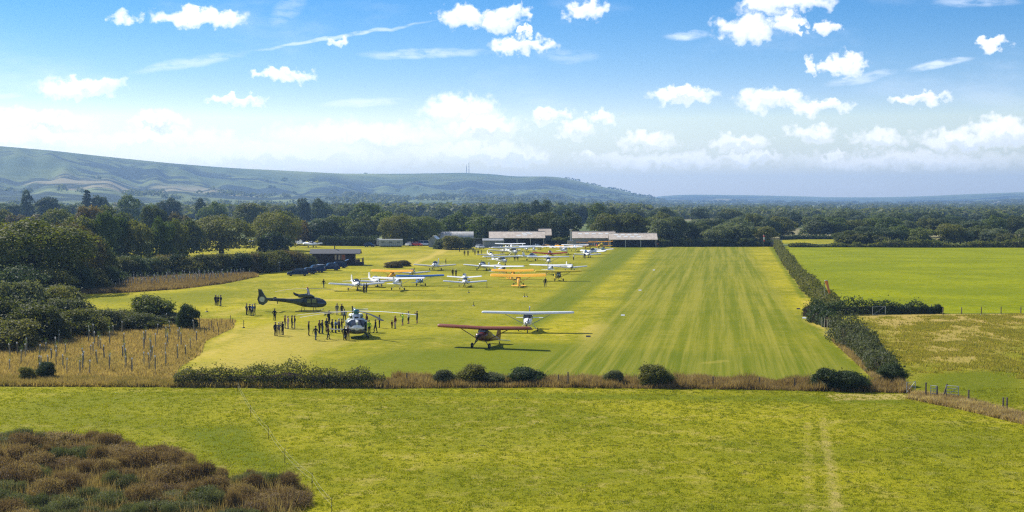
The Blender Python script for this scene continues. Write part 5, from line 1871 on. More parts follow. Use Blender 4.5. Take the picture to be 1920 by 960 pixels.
    # white tubular pylon on the left side
    MB().tube([(1.3, -1.05, 1.25), (1.55, -1.2, 1.20), (1.7, -2.55, 1.22), (1.65, -2.75, 1.46)], 0.075, 8).build('side_pylon', PAINT['white'], t)


gazelle()
lynx()
# ================================================================== PEOPLE
CLOTH = {}


def cloth(name, col):
    return mat('cloth_' + name, col, 0.9, vary=0.25, scale=9, spec=0.1)


for nm, c in {'black': (0.014, 0.014, 0.017), 'navy': (0.020, 0.026, 0.055), 'grey': (0.14, 0.14, 0.15), 'charcoal': (0.035, 0.036, 0.04), 'brown': (0.075, 0.040, 0.026), 'maroon': (0.105, 0.022, 0.025),
              'white': (0.68, 0.67, 0.64), 'cream': (0.48, 0.40, 0.30), 'pink': (0.46, 0.32, 0.30), 'jeans': (0.055, 0.085, 0.16), 'hivis': (0.42, 0.72, 0.06), 'orange': (0.7, 0.22, 0.03), 'khaki': (0.20, 0.17, 0.10), 'blue': (0.08, 0.14, 0.30)}.items():
    CLOTH[nm] = cloth(nm, c)
SKIN = mat('skin', (0.42, 0.24, 0.17), 0.6, vary=0.1)
HAIR = {'dark': mat('hair_dark', (0.03, 0.022, 0.016), 0.7, vary=0.3, scale=30), 'fair': mat('hair_fair', (0.28, 0.19, 0.09), 0.7, vary=0.3, scale=30), 'grey': mat('hair_grey', (0.38, 0.37, 0.35), 0.7, vary=0.3, scale=30)}
SHOE = mat('shoe', (0.02, 0.018, 0.016), 0.6)
BODY = {}


def body_mesh(pose, shorts=False):
    """one continuous figure grown from a skeleton; faces are dressed by the nearest bone. Stands on z=0, faces -y"""
    key = (pose, shorts)
    if key in BODY:
        return BODY[key]
    J, E, tags = [], [], []

    def j(p, r, ry=None):
        J.append((p, r, ry or r))
        return len(J) - 1

    def bone(a, b, tg):
        E.append((a, b))
        tags.append(tg)
    pel = j((0, 0, 0.95), 0.150, 0.105)
    wai = j((0, 0.01, 1.10), 0.135, 0.10)
    che = j((0, 0.015, 1.30), 0.165, 0.115)
    nek0 = j((0, 0.01, 1.46), 0.070, 0.065)
    nek = j((0, -0.005, 1.53), 0.052)
    hd0 = j((0, -0.015, 1.60), 0.074, 0.085)
    hd1 = j((0, -0.012, 1.69), 0.080, 0.095)
    hd2 = j((0, -0.008, 1.755), 0.048)
    bone(pel, wai, 'top'); bone(wai, che, 'top'); bone(che, nek0, 'top'); bone(nek0, nek, 'skin'); bone(nek, hd0, 'skin'); bone(hd0, hd1, 'skin'); bone(hd1, hd2, 'skin')
    nose = j((0, -0.118, 1.635), 0.014)
    bone(hd0, nose, 'skin')
    step = {'walk': 0.17}.get(pose, 0.0)
    for s in (-1, 1):
        f = step * s
        hip = j((s * 0.095, 0, 0.90), 0.092, 0.095)
        kne = j((s * 0.105, -0.02 - f * 0.7, 0.50), 0.062)
        cal = j((s * 0.108, 0.005 - f * 0.55, 0.33), 0.058)
        ank = j((s * 0.11, 0.02 - f, 0.095), 0.040)
        toe = j((s * 0.125, -0.14 - f, 0.035), 0.034, 0.042)
        heel = j((s * 0.11, 0.055 - f, 0.045), 0.036)
        bone(pel, hip, 'leg'); bone(hip, kne, 'leg'); bone(kne, cal, 'shin'); bone(cal, ank, 'shin'); bone(ank, toe, 'shoe'); bone(ank, heel, 'shoe')
        sho = j((s * 0.195, 0.012, 1.405), 0.066)
        if pose == 'camera':
            elb, wri = (s * 0.255, -0.17, 1.27), (s * 0.085, -0.25, 1.52)
        elif pose == 'folded':
            elb, wri = (s * 0.27, -0.03, 1.14), (s * -0.02, -0.20, 1.15 + 0.03 * s)
        elif pose == 'pocket':
            elb, wri = (s * 0.30, 0.07, 1.13), (s * 0.19, -0.04, 0.93)
        elif pose == 'point':
            elb, wri = ((0.26, -0.22, 1.30), (0.24, -0.46, 1.38)) if s > 0 else ((-0.27, 0.03, 1.13), (-0.26, -0.05, 0.88))
        else:
            sw = 0.12 * s if pose == 'walk' else 0.0
            elb, wri = (s * 0.255, 0.03 + sw * 0.6, 1.13), (s * 0.265, -0.03 + sw * 1.4, 0.885)
        e_ = j(elb, 0.046)
        w_ = j(wri, 0.030, 0.026)
        bone(che, sho, 'top'); bone(sho, e_, 'top'); bone(e_, w_, 'sleeve')
        a = Vector(elb)
        b = Vector(wri)
        d = (b - a).normalized()
        side = d.cross(Vector((0, 1, 0.2))).normalized()
        palm = j(tuple(b + d * 0.075), 0.036, 0.018)
        bone(w_, palm, 'skin')
        for q, ln in ((-0.028, 0.062), (-0.009, 0.075), (0.010, 0.070), (0.028, 0.055)):
            base = b + d * 0.09 + side * q
            k1 = j(tuple(base + d * ln * 0.5 + Vector((0, -0.008, 0))), 0.0095)
            k2 = j(tuple(base + d * ln + Vector((0, -0.022, 0))), 0.0080)
            bone(palm, k1, 'skin'); bone(k1, k2, 'skin')
        th = b + d * 0.03 + side * (0.045 * s)
        k1 = j(tuple(th + d * 0.02 + Vector((0, -0.012, 0))), 0.011)
        k2 = j(tuple(th + d * 0.05 + side * (0.008 * s) + Vector((0, -0.018, 0))), 0.009)
        bone(w_, k1, 'skin'); bone(k1, k2, 'skin')
    me = bpy.data.meshes.new('skeleton')
    me.from_pydata([q[0] for q in J], E, [])
    ob = bpy.data.objects.new('skeleton', me)
    COL.objects.link(ob)
    md = ob.modifiers.new('skin', 'SKIN')
    md.use_smooth_shade = True
    sv = me.skin_vertices[0].data
    for i, (p, r, ry) in enumerate(J):
        sv[i].radius = (r, ry)
        sv[i].use_root = i == 0
    sb = ob.modifiers.new('sub', 'SUBSURF')
    sb.levels = sb.render_levels = 1
    dg = bpy.context.evaluated_depsgraph_get()
    out = bpy.data.meshes.new_from_object(ob.evaluated_get(dg))
    out.name = 'body'
    bpy.data.objects.remove(ob)
    # dress
    ctr = np.array([p.center[:] for p in out.polygons])
    A = np.array([J[a][0] for a, b in E])
    B = np.array([J[b][0] for a, b in E])
    rr = np.array([(J[a][1] + J[b][1]) / 2 for a, b in E])
    best = np.full(len(ctr), 1e9)
    idx = np.zeros(len(ctr), int)
    for i in range(len(E)):
        d = B[i] - A[i]
        tt = np.clip(((ctr - A[i]) @ d) / (d @ d + 1e-9), 0, 1)
        q = np.linalg.norm(ctr - A[i] - tt[:, None] * d, axis=1) - rr[i] * 0.8
        m = q < best
        best = np.where(m, q, best)
        idx[m] = i
    slot = {'skin': 0, 'top': 1, 'leg': 2, 'shin': 0 if shorts else 2, 'shoe': 3, 'sleeve': 0 if shorts else 1}
    mi = np.array([slot[tags[i]] for i in idx])
    mi = np.where((mi == 1) & (ctr[:, 2] < 0.90) & (np.abs(ctr[:, 0]) < 0.22), 2, mi)
    out.materials.clear()
    for m in (SKIN, CLOTH['navy'], CLOTH['jeans'], SHOE):
        out.materials.append(m)
    out.polygons.foreach_set('material_index', mi.astype(np.int32))
    out.update()
    BODY[key] = out
    return out


def hair_mesh(cap=False):
    k = 'cap' if cap else 'hair'
    if k in BODY:
        return BODY[k]
    rng = np.random.default_rng(4)
    rings = []
    for a in np.linspace(0.05, 2.0, 8):
        ring_ = []
        for q in range(12):
            t = 2 * PI * q / 12
            back = 0.5 - 0.5 * math.sin(t)
            aa = a * (0.62 + 0.38 * (0.5 + 0.5 * math.sin(t))) if not cap else a * 0.72
            r = 0.098 + 0.006 * rng.random()
            ring_.append((r * math.sin(aa) * math.cos(t), 0.0 + 1.10 * r * math.sin(aa) * math.sin(t) - 0.004, 1.685 + 1.12 * r * math.cos(aa)))
        rings.append(ring_)
    mb = MB().loft(rings)
    if cap:
        mb.box((0, -0.13, 1.715), (0.14, 0.12, 0.012), rot=(0.15, 0, 0))
    BODY[k] = mb.mesh(k)
    return BODY[k]


def person(px, py, top, legs, label, pose='stand', face=0, h=1.75, shorts=False, hair='dark', cap=None, group=None):
    """face: 0 = towards the camera, 90 = to the right, 180 = away"""
    p = G(px, py)
    p.z = 0.012
    t = thing('person', label, 'person', p, rad(face), group)
    k = h / 1.80
    t.scale = (k * 1.22, k * 1.22, k)
    b = link('body', body_mesh(pose, shorts), None, t)
    setmat(b, CLOTH[top], 1)
    setmat(b, CLOTH[legs], 2)
    if cap:
        link('cap', hair_mesh(True), CLOTH[cap], t)
    else:
        link('hair', hair_mesh(), HAIR[hair], t)
    return t


def people():
    P = person
    g = 'visitors on the airfield'
    L = [
        (404.5, 573, 'black', 'navy', 'left of three people standing in a huddle far left on the grass', 'stand', 60, {}),
        (409, 574, 'charcoal', 'black', 'middle one in the huddle of three far left on the grass', 'folded', 0, {'hair': 'grey'}),
        (414, 573.5, 'navy', 'jeans', 'right of three people standing in a huddle far left on the grass', 'pocket', -60, {}),
        (462.6, 591, 'grey', 'black', 'leftmost of the group of four left of the dark helicopter', 'pocket', 80, {}),
        (468.5, 592, 'navy', 'charcoal', 'second from left in the group of four left of the dark helicopter', 'stand', 20, {}),
        (473.5, 592.5, 'blue', 'navy', 'third from left in the group of four left of the dark helicopter', 'folded', -30, {'hair': 'grey'}),
        (478, 591, 'black', 'navy', 'rightmost of the group of four left of the dark helicopter', 'stand', -80, {}),
        (515, 601.5, 'black', 'navy', 'lone person in dark clothes below the tail of the dark helicopter', 'pocket', 150, {}),
        (516.5, 630, 'black', 'charcoal', 'person in black, left in the nearest trio', 'stand', 60, {}),
        (523, 630.5, 'grey', 'khaki', 'person in a pale grey top in the middle of the nearest trio', 'folded', 0, {'hair': 'grey'}),
        (530, 629, 'black', 'navy', 'person in a black coat, right in the nearest trio', 'camera', -120, {}),
        (534.5, 616, 'maroon', 'jeans', 'person in maroon beside the one in a pale coat', 'stand', 100, {}),
        (540, 617, 'pink', 'cream', 'person in a long pale coat and pale trousers', 'stand', -60, {'hair': 'fair'}),
        (547.5, 616, 'black', 'navy', 'dark-clothed person left of the one in pale shorts', 'stand', 90, {}),
        (552.5, 616.5, 'navy', 'cream', 'person in a dark jacket and pale shorts', 'pocket', -90, {'shorts': False}),
        (579, 629.5, 'black', 'black', 'slim person all in black standing alone left of the crowd', 'stand', 100, {'h': 1.82}),
        (592, 638, 'charcoal', 'jeans', 'nearest person, in a dark top and blue jeans, left of the crowd', 'walk', 150, {}),
        (599, 626, 'brown', 'black', 'person in brown half behind a taller one, left of the pale helicopter', 'stand', 120, {}),
        (604.5, 626.5, 'charcoal', 'jeans', 'taller dark figure of the pair left of the pale helicopter', 'pocket', 120, {'h': 1.82}),
        (617, 608, 'black', 'black', 'tall dark figure standing beyond the crowd left of the pale helicopter', 'point', 60, {'h': 1.9}),
        (612.5, 622, 'navy', 'black', 'dark figure behind the person in a brown jacket', 'stand', 140, {}),
        (615.5, 637, 'brown', 'navy', 'person in a brown jacket close to the camera, left of the pale helicopter', 'walk', 110, {}),
        (623, 624, 'black', 'navy', 'leftmost of the row of onlookers at the helicopter side', 'stand', 120, {}),
        (629.5, 625, 'blue', 'navy', 'second of the row of onlookers at the helicopter side', 'folded', 120, {}),
        (635.5, 623, 'grey', 'black', 'third of the row of onlookers at the helicopter side', 'stand', 130, {'hair': 'grey'}),
        (641, 623, 'brown', 'khaki', 'onlooker bending in next to the cabin door of the pale helicopter', 'camera', 100, {}),
        (646, 602, 'blue', 'navy', 'figure in grey-blue by the far side of the pale helicopter', 'stand', 0, {}),
        (646.5, 638.5, 'black', 'black', 'dark figure standing right before the nose of the pale helicopter', 'stand', 170, {}),
        (652.5, 638, 'brown', 'khaki', 'person in brown beside the dark figure at the helicopter nose', 'pocket', -150, {'hair': 'fair'}),
        (632, 591, 'grey', 'cream', 'person in grey standing beyond the left rotor blade', 'stand', 40, {}),
        (641, 591.5, 'black', 'charcoal', 'person in black standing beyond the left rotor blade', 'pocket', -40, {'hair': 'fair'}),
        (687.5, 612, 'brown', 'khaki', 'person in brown at the right side of the pale helicopter', 'stand', -60, {}),
        (692, 626, 'hivis', 'black', 'marshal in a yellow-green high visibility vest', 'stand', -30, {}),
        (704, 624.5, 'black', 'navy', 'dark figure walking right of the pale helicopter', 'walk', -100, {}),
        (711.5, 615, 'grey', 'black', 'person in a dark grey jacket right of the pale helicopter', 'folded', -90, {}),
        (735, 616, 'maroon', 'brown', 'small child in maroon holding to the side of an adult', 'stand', 60, {'h': 1.1}),
        (741, 616.5, 'maroon', 'cream', 'person in maroon top and pale trousers next to a child', 'stand', -60, {'hair': 'fair'}),
        (755, 610.5, 'hivis', 'grey', 'person in a bright top and shorts raising a camera', 'camera', -70, {'shorts': True}),
        (766, 607.5, 'white', 'black', 'person in a white shirt and black shorts raising a camera', 'camera', -60, {'shorts': True}),
        (782, 606.5, 'black', 'navy', 'rightmost dark-clothed person raising a camera', 'camera', -70, {'shorts': True}),
        (607, 540, 'black', 'jeans', 'lone person in a black top walking on the grass below the cabin', 'walk', 150, {}),
        (682.5, 549.5, 'black', 'black', 'left one of a pair inspecting the leftmost white aeroplane', 'stand', 120, {}),
        (687, 549, 'charcoal', 'navy', 'right one of a pair inspecting the leftmost white aeroplane', 'pocket', -120, {}),
        (849, 518.5, 'black', 'charcoal', 'left of two people behind the middle white low-wing aeroplane', 'stand', 40, {}),
        (855, 519, 'charcoal', 'black', 'right of two people behind the middle white low-wing aeroplane', 'folded', -40, {'cap': 'white'}),
        (836, 498, 'black', 'black', 'person at the wing tip of the cream-winged aeroplane', 'stand', 90, {}),
        (1022.5, 538, 'black', 'charcoal', 'person in black at the wing tip of the front orange aeroplane', 'stand', 0, {'h': 1.85}),
        (861.5, 472, 'black', 'black', 'leftmost person of the group below the curved hangar', 'stand', 60, {}),
        (871, 480, 'charcoal', 'navy', 'nearer left person of the group below the curved hangar', 'stand', 20, {}),
        (877.5, 480, 'black', 'black', 'nearer second person of the group below the curved hangar', 'pocket', 0, {}),
        (887, 473, 'grey', 'black', 'person in grey at the back of the group below the curved hangar', 'stand', 0, {}),
        (890.5, 478, 'grey', 'charcoal', 'person in grey at the front of the group below the curved hangar', 'folded', 0, {}),
        (896.5, 479, 'black', 'navy', 'dark person right of the one in grey below the curved hangar', 'stand', -30, {}),
        (903, 479, 'navy', 'black', 'rightmost person of the group below the curved hangar', 'stand', -90, {}),
        (1075.5, 488, 'white', 'black', 'man in a white shirt and dark trousers standing near the runway', 'stand', -60, {}),
        (1096.5, 485.5, 'black', 'charcoal', 'person in black at the propeller of the aeroplane near the runway', 'stand', 0, {}),
        (965, 489.5, 'navy', 'black', 'left of two people standing behind a white wing in the middle rows', 'stand', 0, {}),
        (970.5, 489.5, 'charcoal', 'black', 'right of two people standing behind a white wing in the middle rows', 'stand', 0, {}),
        (1233, 463.5, 'orange', 'charcoal', 'tiny figure in orange right of the open hangar', 'stand', 0, {}),
    ]
    for px, py, a, b, lab, pose, face, kw in L:
        P(px, py, a, b, lab, pose, face, group=g, **kw)


people()


# ================================================================== CARS
def car_meshes(kind):
    if ('car', kind) in BODY:
        return BODY[('car', kind)]
    L, Wd, H = {'hatch': (4.1, 1.76, 1.48), 'suv': (4.5, 1.88, 1.75), 'estate': (4.7, 1.82, 1.50), 'van': (4.9, 1.9, 1.95)}[kind]
    nose = 1.0 if kind != 'van' else 0.55
    rear = {'hatch': 0.35, 'suv': 0.30, 'estate': 0.30, 'van': 0.12}[kind]
    b = L / 2
    low = [(b - 0.02, 0.42, 0.80), (b, 0.60, 0.86), (b - 0.12, 0.78, 0.92), (b - nose, 0.92, 0.99), (0, 0.96, 1.0), (-b + 0.25, 0.96, 0.98), (-b + 0.03, 0.80, 0.93), (-b, 0.55, 0.90)]
    body = MB()
    rg = []
    for x, zt, wk in low:
        w = Wd / 2 * wk
        rg.append([(x, -w, 0.26), (x, -w, zt - 0.10), (x, -w * 0.93, zt), (x, w * 0.93, zt), (x, w, zt - 0.10), (x, w, 0.26)])
    body.loft(rg)
    cab = MB()
    x0, x1, x2, x3 = b - nose - 0.05, b - nose - 0.75, -b + rear + 0.25, -b + rear - 0.18
    for x, z, wk in ((x0, 0.92, 0.90), (x1, H, 0.72), (x2, H - 0.02, 0.72), (x3, 0.95, 0.86)):
        pass
    cab.loft([[(x0, -Wd * 0.45, 0.90), (x1, -Wd * 0.355, H), (x2, -Wd * 0.355, H - 0.03), (x3, -Wd * 0.43, 0.94)],
              [(x0, Wd * 0.45, 0.90), (x1, Wd * 0.355, H), (x2, Wd * 0.355, H - 0.03), (x3, Wd * 0.43, 0.94)]])
    roof = MB().loft([[(x1 + 0.05, -Wd * 0.35, H - 0.03), (x1 - 0.25, -Wd * 0.36, H + 0.025), (x2 + 0.2, -Wd * 0.36, H + 0.015), (x2 - 0.04, -Wd * 0.35, H - 0.05)],
                      [(x1 + 0.05, Wd * 0.35, H - 0.03), (x1 - 0.25, Wd * 0.36, H + 0.025), (x2 + 0.2, Wd * 0.36, H + 0.015), (x2 - 0.04, Wd * 0.35, H - 0.05)]])
    parts = [('body', body.mesh('body'), 'body', None), ('glasshouse', cab.mesh('glasshouse', False), 'glass', None), ('roof', roof.mesh('roof', False), 'body', None)]
    for s in (-1, 1):
        pl = MB()
        for xa, za, xb, zb in ((x0, 0.93, x1, H), (x3, 0.96, x2, H - 0.03), ((x1 + x2) / 2, 0.94, (x1 + x2) / 2, H)):
            pl.tube([(xa, s * Wd * 0.447, za), (xb, s * Wd * 0.36, zb)], 0.035, 4)
        parts.append(('pillar', pl.mesh('pillar'), 'body', None))
        parts.append(('headlight', MB().box((b - 0.07, s * Wd * 0.36, 0.68), (0.14, 0.32, 0.14)).mesh('headlight', False), 'lamp', None))
        parts.append(('tail_light', MB().box((-b + 0.04, s * Wd * 0.38, 0.78), (0.12, 0.18, 0.28)).mesh('tail_light', False), 'red', None))
        parts.append(('mirror', MB().box((b - nose - 0.25, s * Wd * 0.53, 1.02), (0.12, 0.18, 0.13)).mesh('mirror', False), 'body', None))
    parts.append(('number_plate', MB().box((b + 0.01, 0, 0.45), (0.02, 0.5, 0.11)).mesh('number_plate', False), 'plate', None))
    tm, hm = wheel_parts(0.33, 0.22)
    for x in (b - 0.82, -b + 0.80):
        for s in (-1, 1):
            parts.append(('wheel', tm, 'tyre', (x, s * (Wd / 2 - 0.10), 0.33)))
            parts.append(('rim', hm, 'steel', len(parts) - 1))
    BODY[('car', kind)] = parts
    return parts


def car(px, py, kind, col, heading, label, group, tailgate=False):
    p = G(px, py)
    p.z = 0.012
    hd = rad(heading)
    t = thing('parked_car', label, 'car', p, math.atan2(-math.cos(hd), math.sin(hd)), group)
    role = {'body': PAINT[col], 'glass': GLASS, 'lamp': mat('lamp_glass', (0.7, 0.72, 0.75), 0.1), 'red': mat('red_lens', (0.35, 0.01, 0.01), 0.2), 'tyre': TYRE, 'steel': STEEL, 'plate': PAINT['white']}
    objs = []
    for nm, me, ro, ex in car_meshes(kind):
        o = link(nm, me, role[ro], objs[ex] if isinstance(ex, int) else t)
        if isinstance(ex, tuple):
            o.location = ex
        objs.append(o)
    if tailgate:
        MB().box((-2.35, 0, 1.95), (1.0, 1.45, 0.07), rot=(0, 0.45, 0)).build('tailgate', PAINT[col], t)
    return t


def cars():
    g = 'cars parked by the cabin'
    car(558, 517, 'estate', 'navy', -80, 'nearest dark blue estate car of the line by the cabin', g)
    car(576, 514, 'hatch', 'black', -62, 'second black car of the line by the cabin', g)
    car(590, 511, 'suv', 'navy', -60, 'third dark car of the line by the cabin', g)
    car(598, 507.5, 'hatch', 'grey', -60, 'grey hatchback at the back of the line by the cabin', g)
    car(619, 507, 'suv', 'navy', -66, 'dark blue off-road car parked before the cabin wall', g)
    car(633, 502.5, 'estate', 'navy', -70, 'dark car with its tailgate open right at the cabin', g, tailgate=True)
    g2 = 'vehicles left of the curved hangar'
    car(767, 461.5, 'hatch', 'white', -20, 'small white car left of the red one near the curved hangar', g2)
    car(782, 461.5, 'hatch', 'red', 60, 'red car left of the curved hangar', g2)
    car(797, 460.5, 'van', 'white', 85, 'white van left of the curved hangar', g2)
    car(693, 463, 'hatch', 'navy', 70, 'blue car beside the pale caravan', g2)
    car(1452, 463, 'suv', 'black', 10, 'black off-road car at the far end of the runway hedge', None)
    car(900, 466, 'hatch', 'grey', 30, 'silver-grey car behind the group of people by the lean-to', None)


cars()


# ================================================================== BUILDINGS
def corrugated(name, a, b, sc, axis=0, vary=0.3):
    if name in MATS:
        return MATS[name]
    m = bpy.data.materials.new(name)
    m.use_nodes = True
    t = NT(m.node_tree)
    bs = t.n['Principled BSDF']
    tc = t.node('ShaderNodeTexCoord')
    n = t.noise(tc.outputs['Object'], 0.5, 6, 0.65)
    n2 = t.noise(tc.outputs['Object'], 3.0, 4, 0.6)
    c = t.mix(t.smooth(n, 0.35, 0.65), a, b)
    c = t.mix(t.smooth(n2, 0.5, 0.75, 0, vary), c, (0.16, 0.10, 0.07))
    t.l.new(c, bs.inputs['Base Color'])
    bs.inputs['Roughness'].default_value = 0.75
    wv = t.node('ShaderNodeTexWave', bands_direction='XYZ'[axis])
    t.l.new(tc.outputs['Object'], wv.inputs['Vector'])
    wv.inputs['Scale'].default_value = sc
    bp = t.node('ShaderNodeBump')
    bp.inputs['Strength'].default_value = 0.5
    bp.inputs['Distance'].default_value = 0.05
    t.l.new(wv.outputs['Fac'], bp.inputs['Height'])
    t.l.new(bp.outputs[0], bs.inputs['Normal'])
    MATS[name] = m
    return m


ROOF_PALE = corrugated('roof_fibre_cement', (0.50, 0.40, 0.31), (0.70, 0.59, 0.47), 4)
WALL_DARK = corrugated('wall_dark', (0.07, 0.08, 0.09), (0.13, 0.14, 0.15), 4, vary=0.15)
WALL_GREY = corrugated('wall_grey', (0.22, 0.24, 0.26), (0.32, 0.34, 0.36), 4, vary=0.2)
ROOF_GREY = corrugated('roof_grey', (0.42, 0.41, 0.38), (0.58, 0.56, 0.52), 5, vary=0.3)
SKYL = mat('rooflight', (0.78, 0.76, 0.70), 0.35)
WOOD = mat('dark_board', (0.032, 0.022, 0.020), 0.8, vary=0.35, scale=3)
WOOD2 = mat('deck_board', (0.19, 0.13, 0.09), 0.85, vary=0.3, scale=3)
SLATE = mat('slate', (0.060, 0.063, 0.070), 0.7, vary=0.3, scale=5)
POST = mat('fence_wood', (0.16, 0.125, 0.09), 0.9, vary=0.4, scale=6)
PALEWOOD = mat('pale_wood', (0.50, 0.44, 0.34), 0.85, vary=0.2)


def gable_shed(p, rz, L, Wd, eave, ridge, label, cat, name, roofm, wallm, open_front=False, lights=(), bays=0, over=0.4):
    """long shed, ridge along local x, its front (long) side towards local -y"""
    t = thing(name, label, cat, p, rz)
    hw, hl = Wd / 2, L / 2
    for s in (-1, 1):
        MB().add([(s * hl, -hw, 0), (s * hl, hw, 0), (s * hl, hw, eave), (s * hl, 0, ridge), (s * hl, -hw, eave), (s * (hl - 0.12), -hw, 0), (s * (hl - 0.12), hw, 0), (s * (hl - 0.12), hw, eave), (s * (hl - 0.12), 0, ridge), (s * (hl - 0.12), -hw, eave)],
                 [(0, 1, 2, 3, 4), (9, 8, 7, 6, 5), (0, 5, 6, 1), (1, 6, 7, 2), (2, 7, 8, 3), (3, 8, 9, 4), (4, 9, 5, 0)]).build('gable_wall', wallm, t, smooth=False)
    MB().box((0, hw - 0.06, eave / 2), (L - 0.26, 0.12, eave - 0.02)).build('rear_wall', wallm, t, smooth=False)
    if not open_front:
        MB().box((0, -hw + 0.06, eave / 2), (L - 0.26, 0.12, eave - 0.02)).build('front_wall', wallm, t, smooth=False)
    n = max(2, int(L / 5) + 1)
    if open_front:
        for k in range(n):
            MB().box((-hl + 0.35 + (L - 0.7) * k / (n - 1), -hw + 0.15, eave / 2 - 0.01), (0.22, 0.22, eave - 0.04)).build('post', PALEWOOD if k == n - 1 else STEEL, t, smooth=False)
        MB().box((0, -hw + 0.15, eave - 0.16), (L - 0.3, 0.16, 0.26)).build('front_beam', STEEL, t, smooth=False)
    slope = math.atan2(ridge - eave, hw)
    ln = math.hypot(hw, ridge - eave) + over
    for s in (-1, 1):
        cx = s * (hw + over * math.cos(slope)) / 2
        cz = ridge - (ridge - eave + over * math.sin(slope)) / 2 + 0.05
        r = MB().box((0, 0, 0), (L + 0.5, ln, 0.06)).build('roof', roofm, t, smooth=False)
        r.location = (0, cx, cz)
        r.rotation_euler = (-s * slope, 0, 0)
        if s < 0:
            for (lx, ly) in lights:
                q = MB().box((lx, ly * ln, 0.045), (1.5, ln * 0.17, 0.03)).build('rooflight', SKYL, r, smooth=False)
    MB().box((0, 0, ridge + 0.10), (L + 0.5, 0.35, 0.08)).build('ridge_cap', roofm, t, smooth=False)
    return t


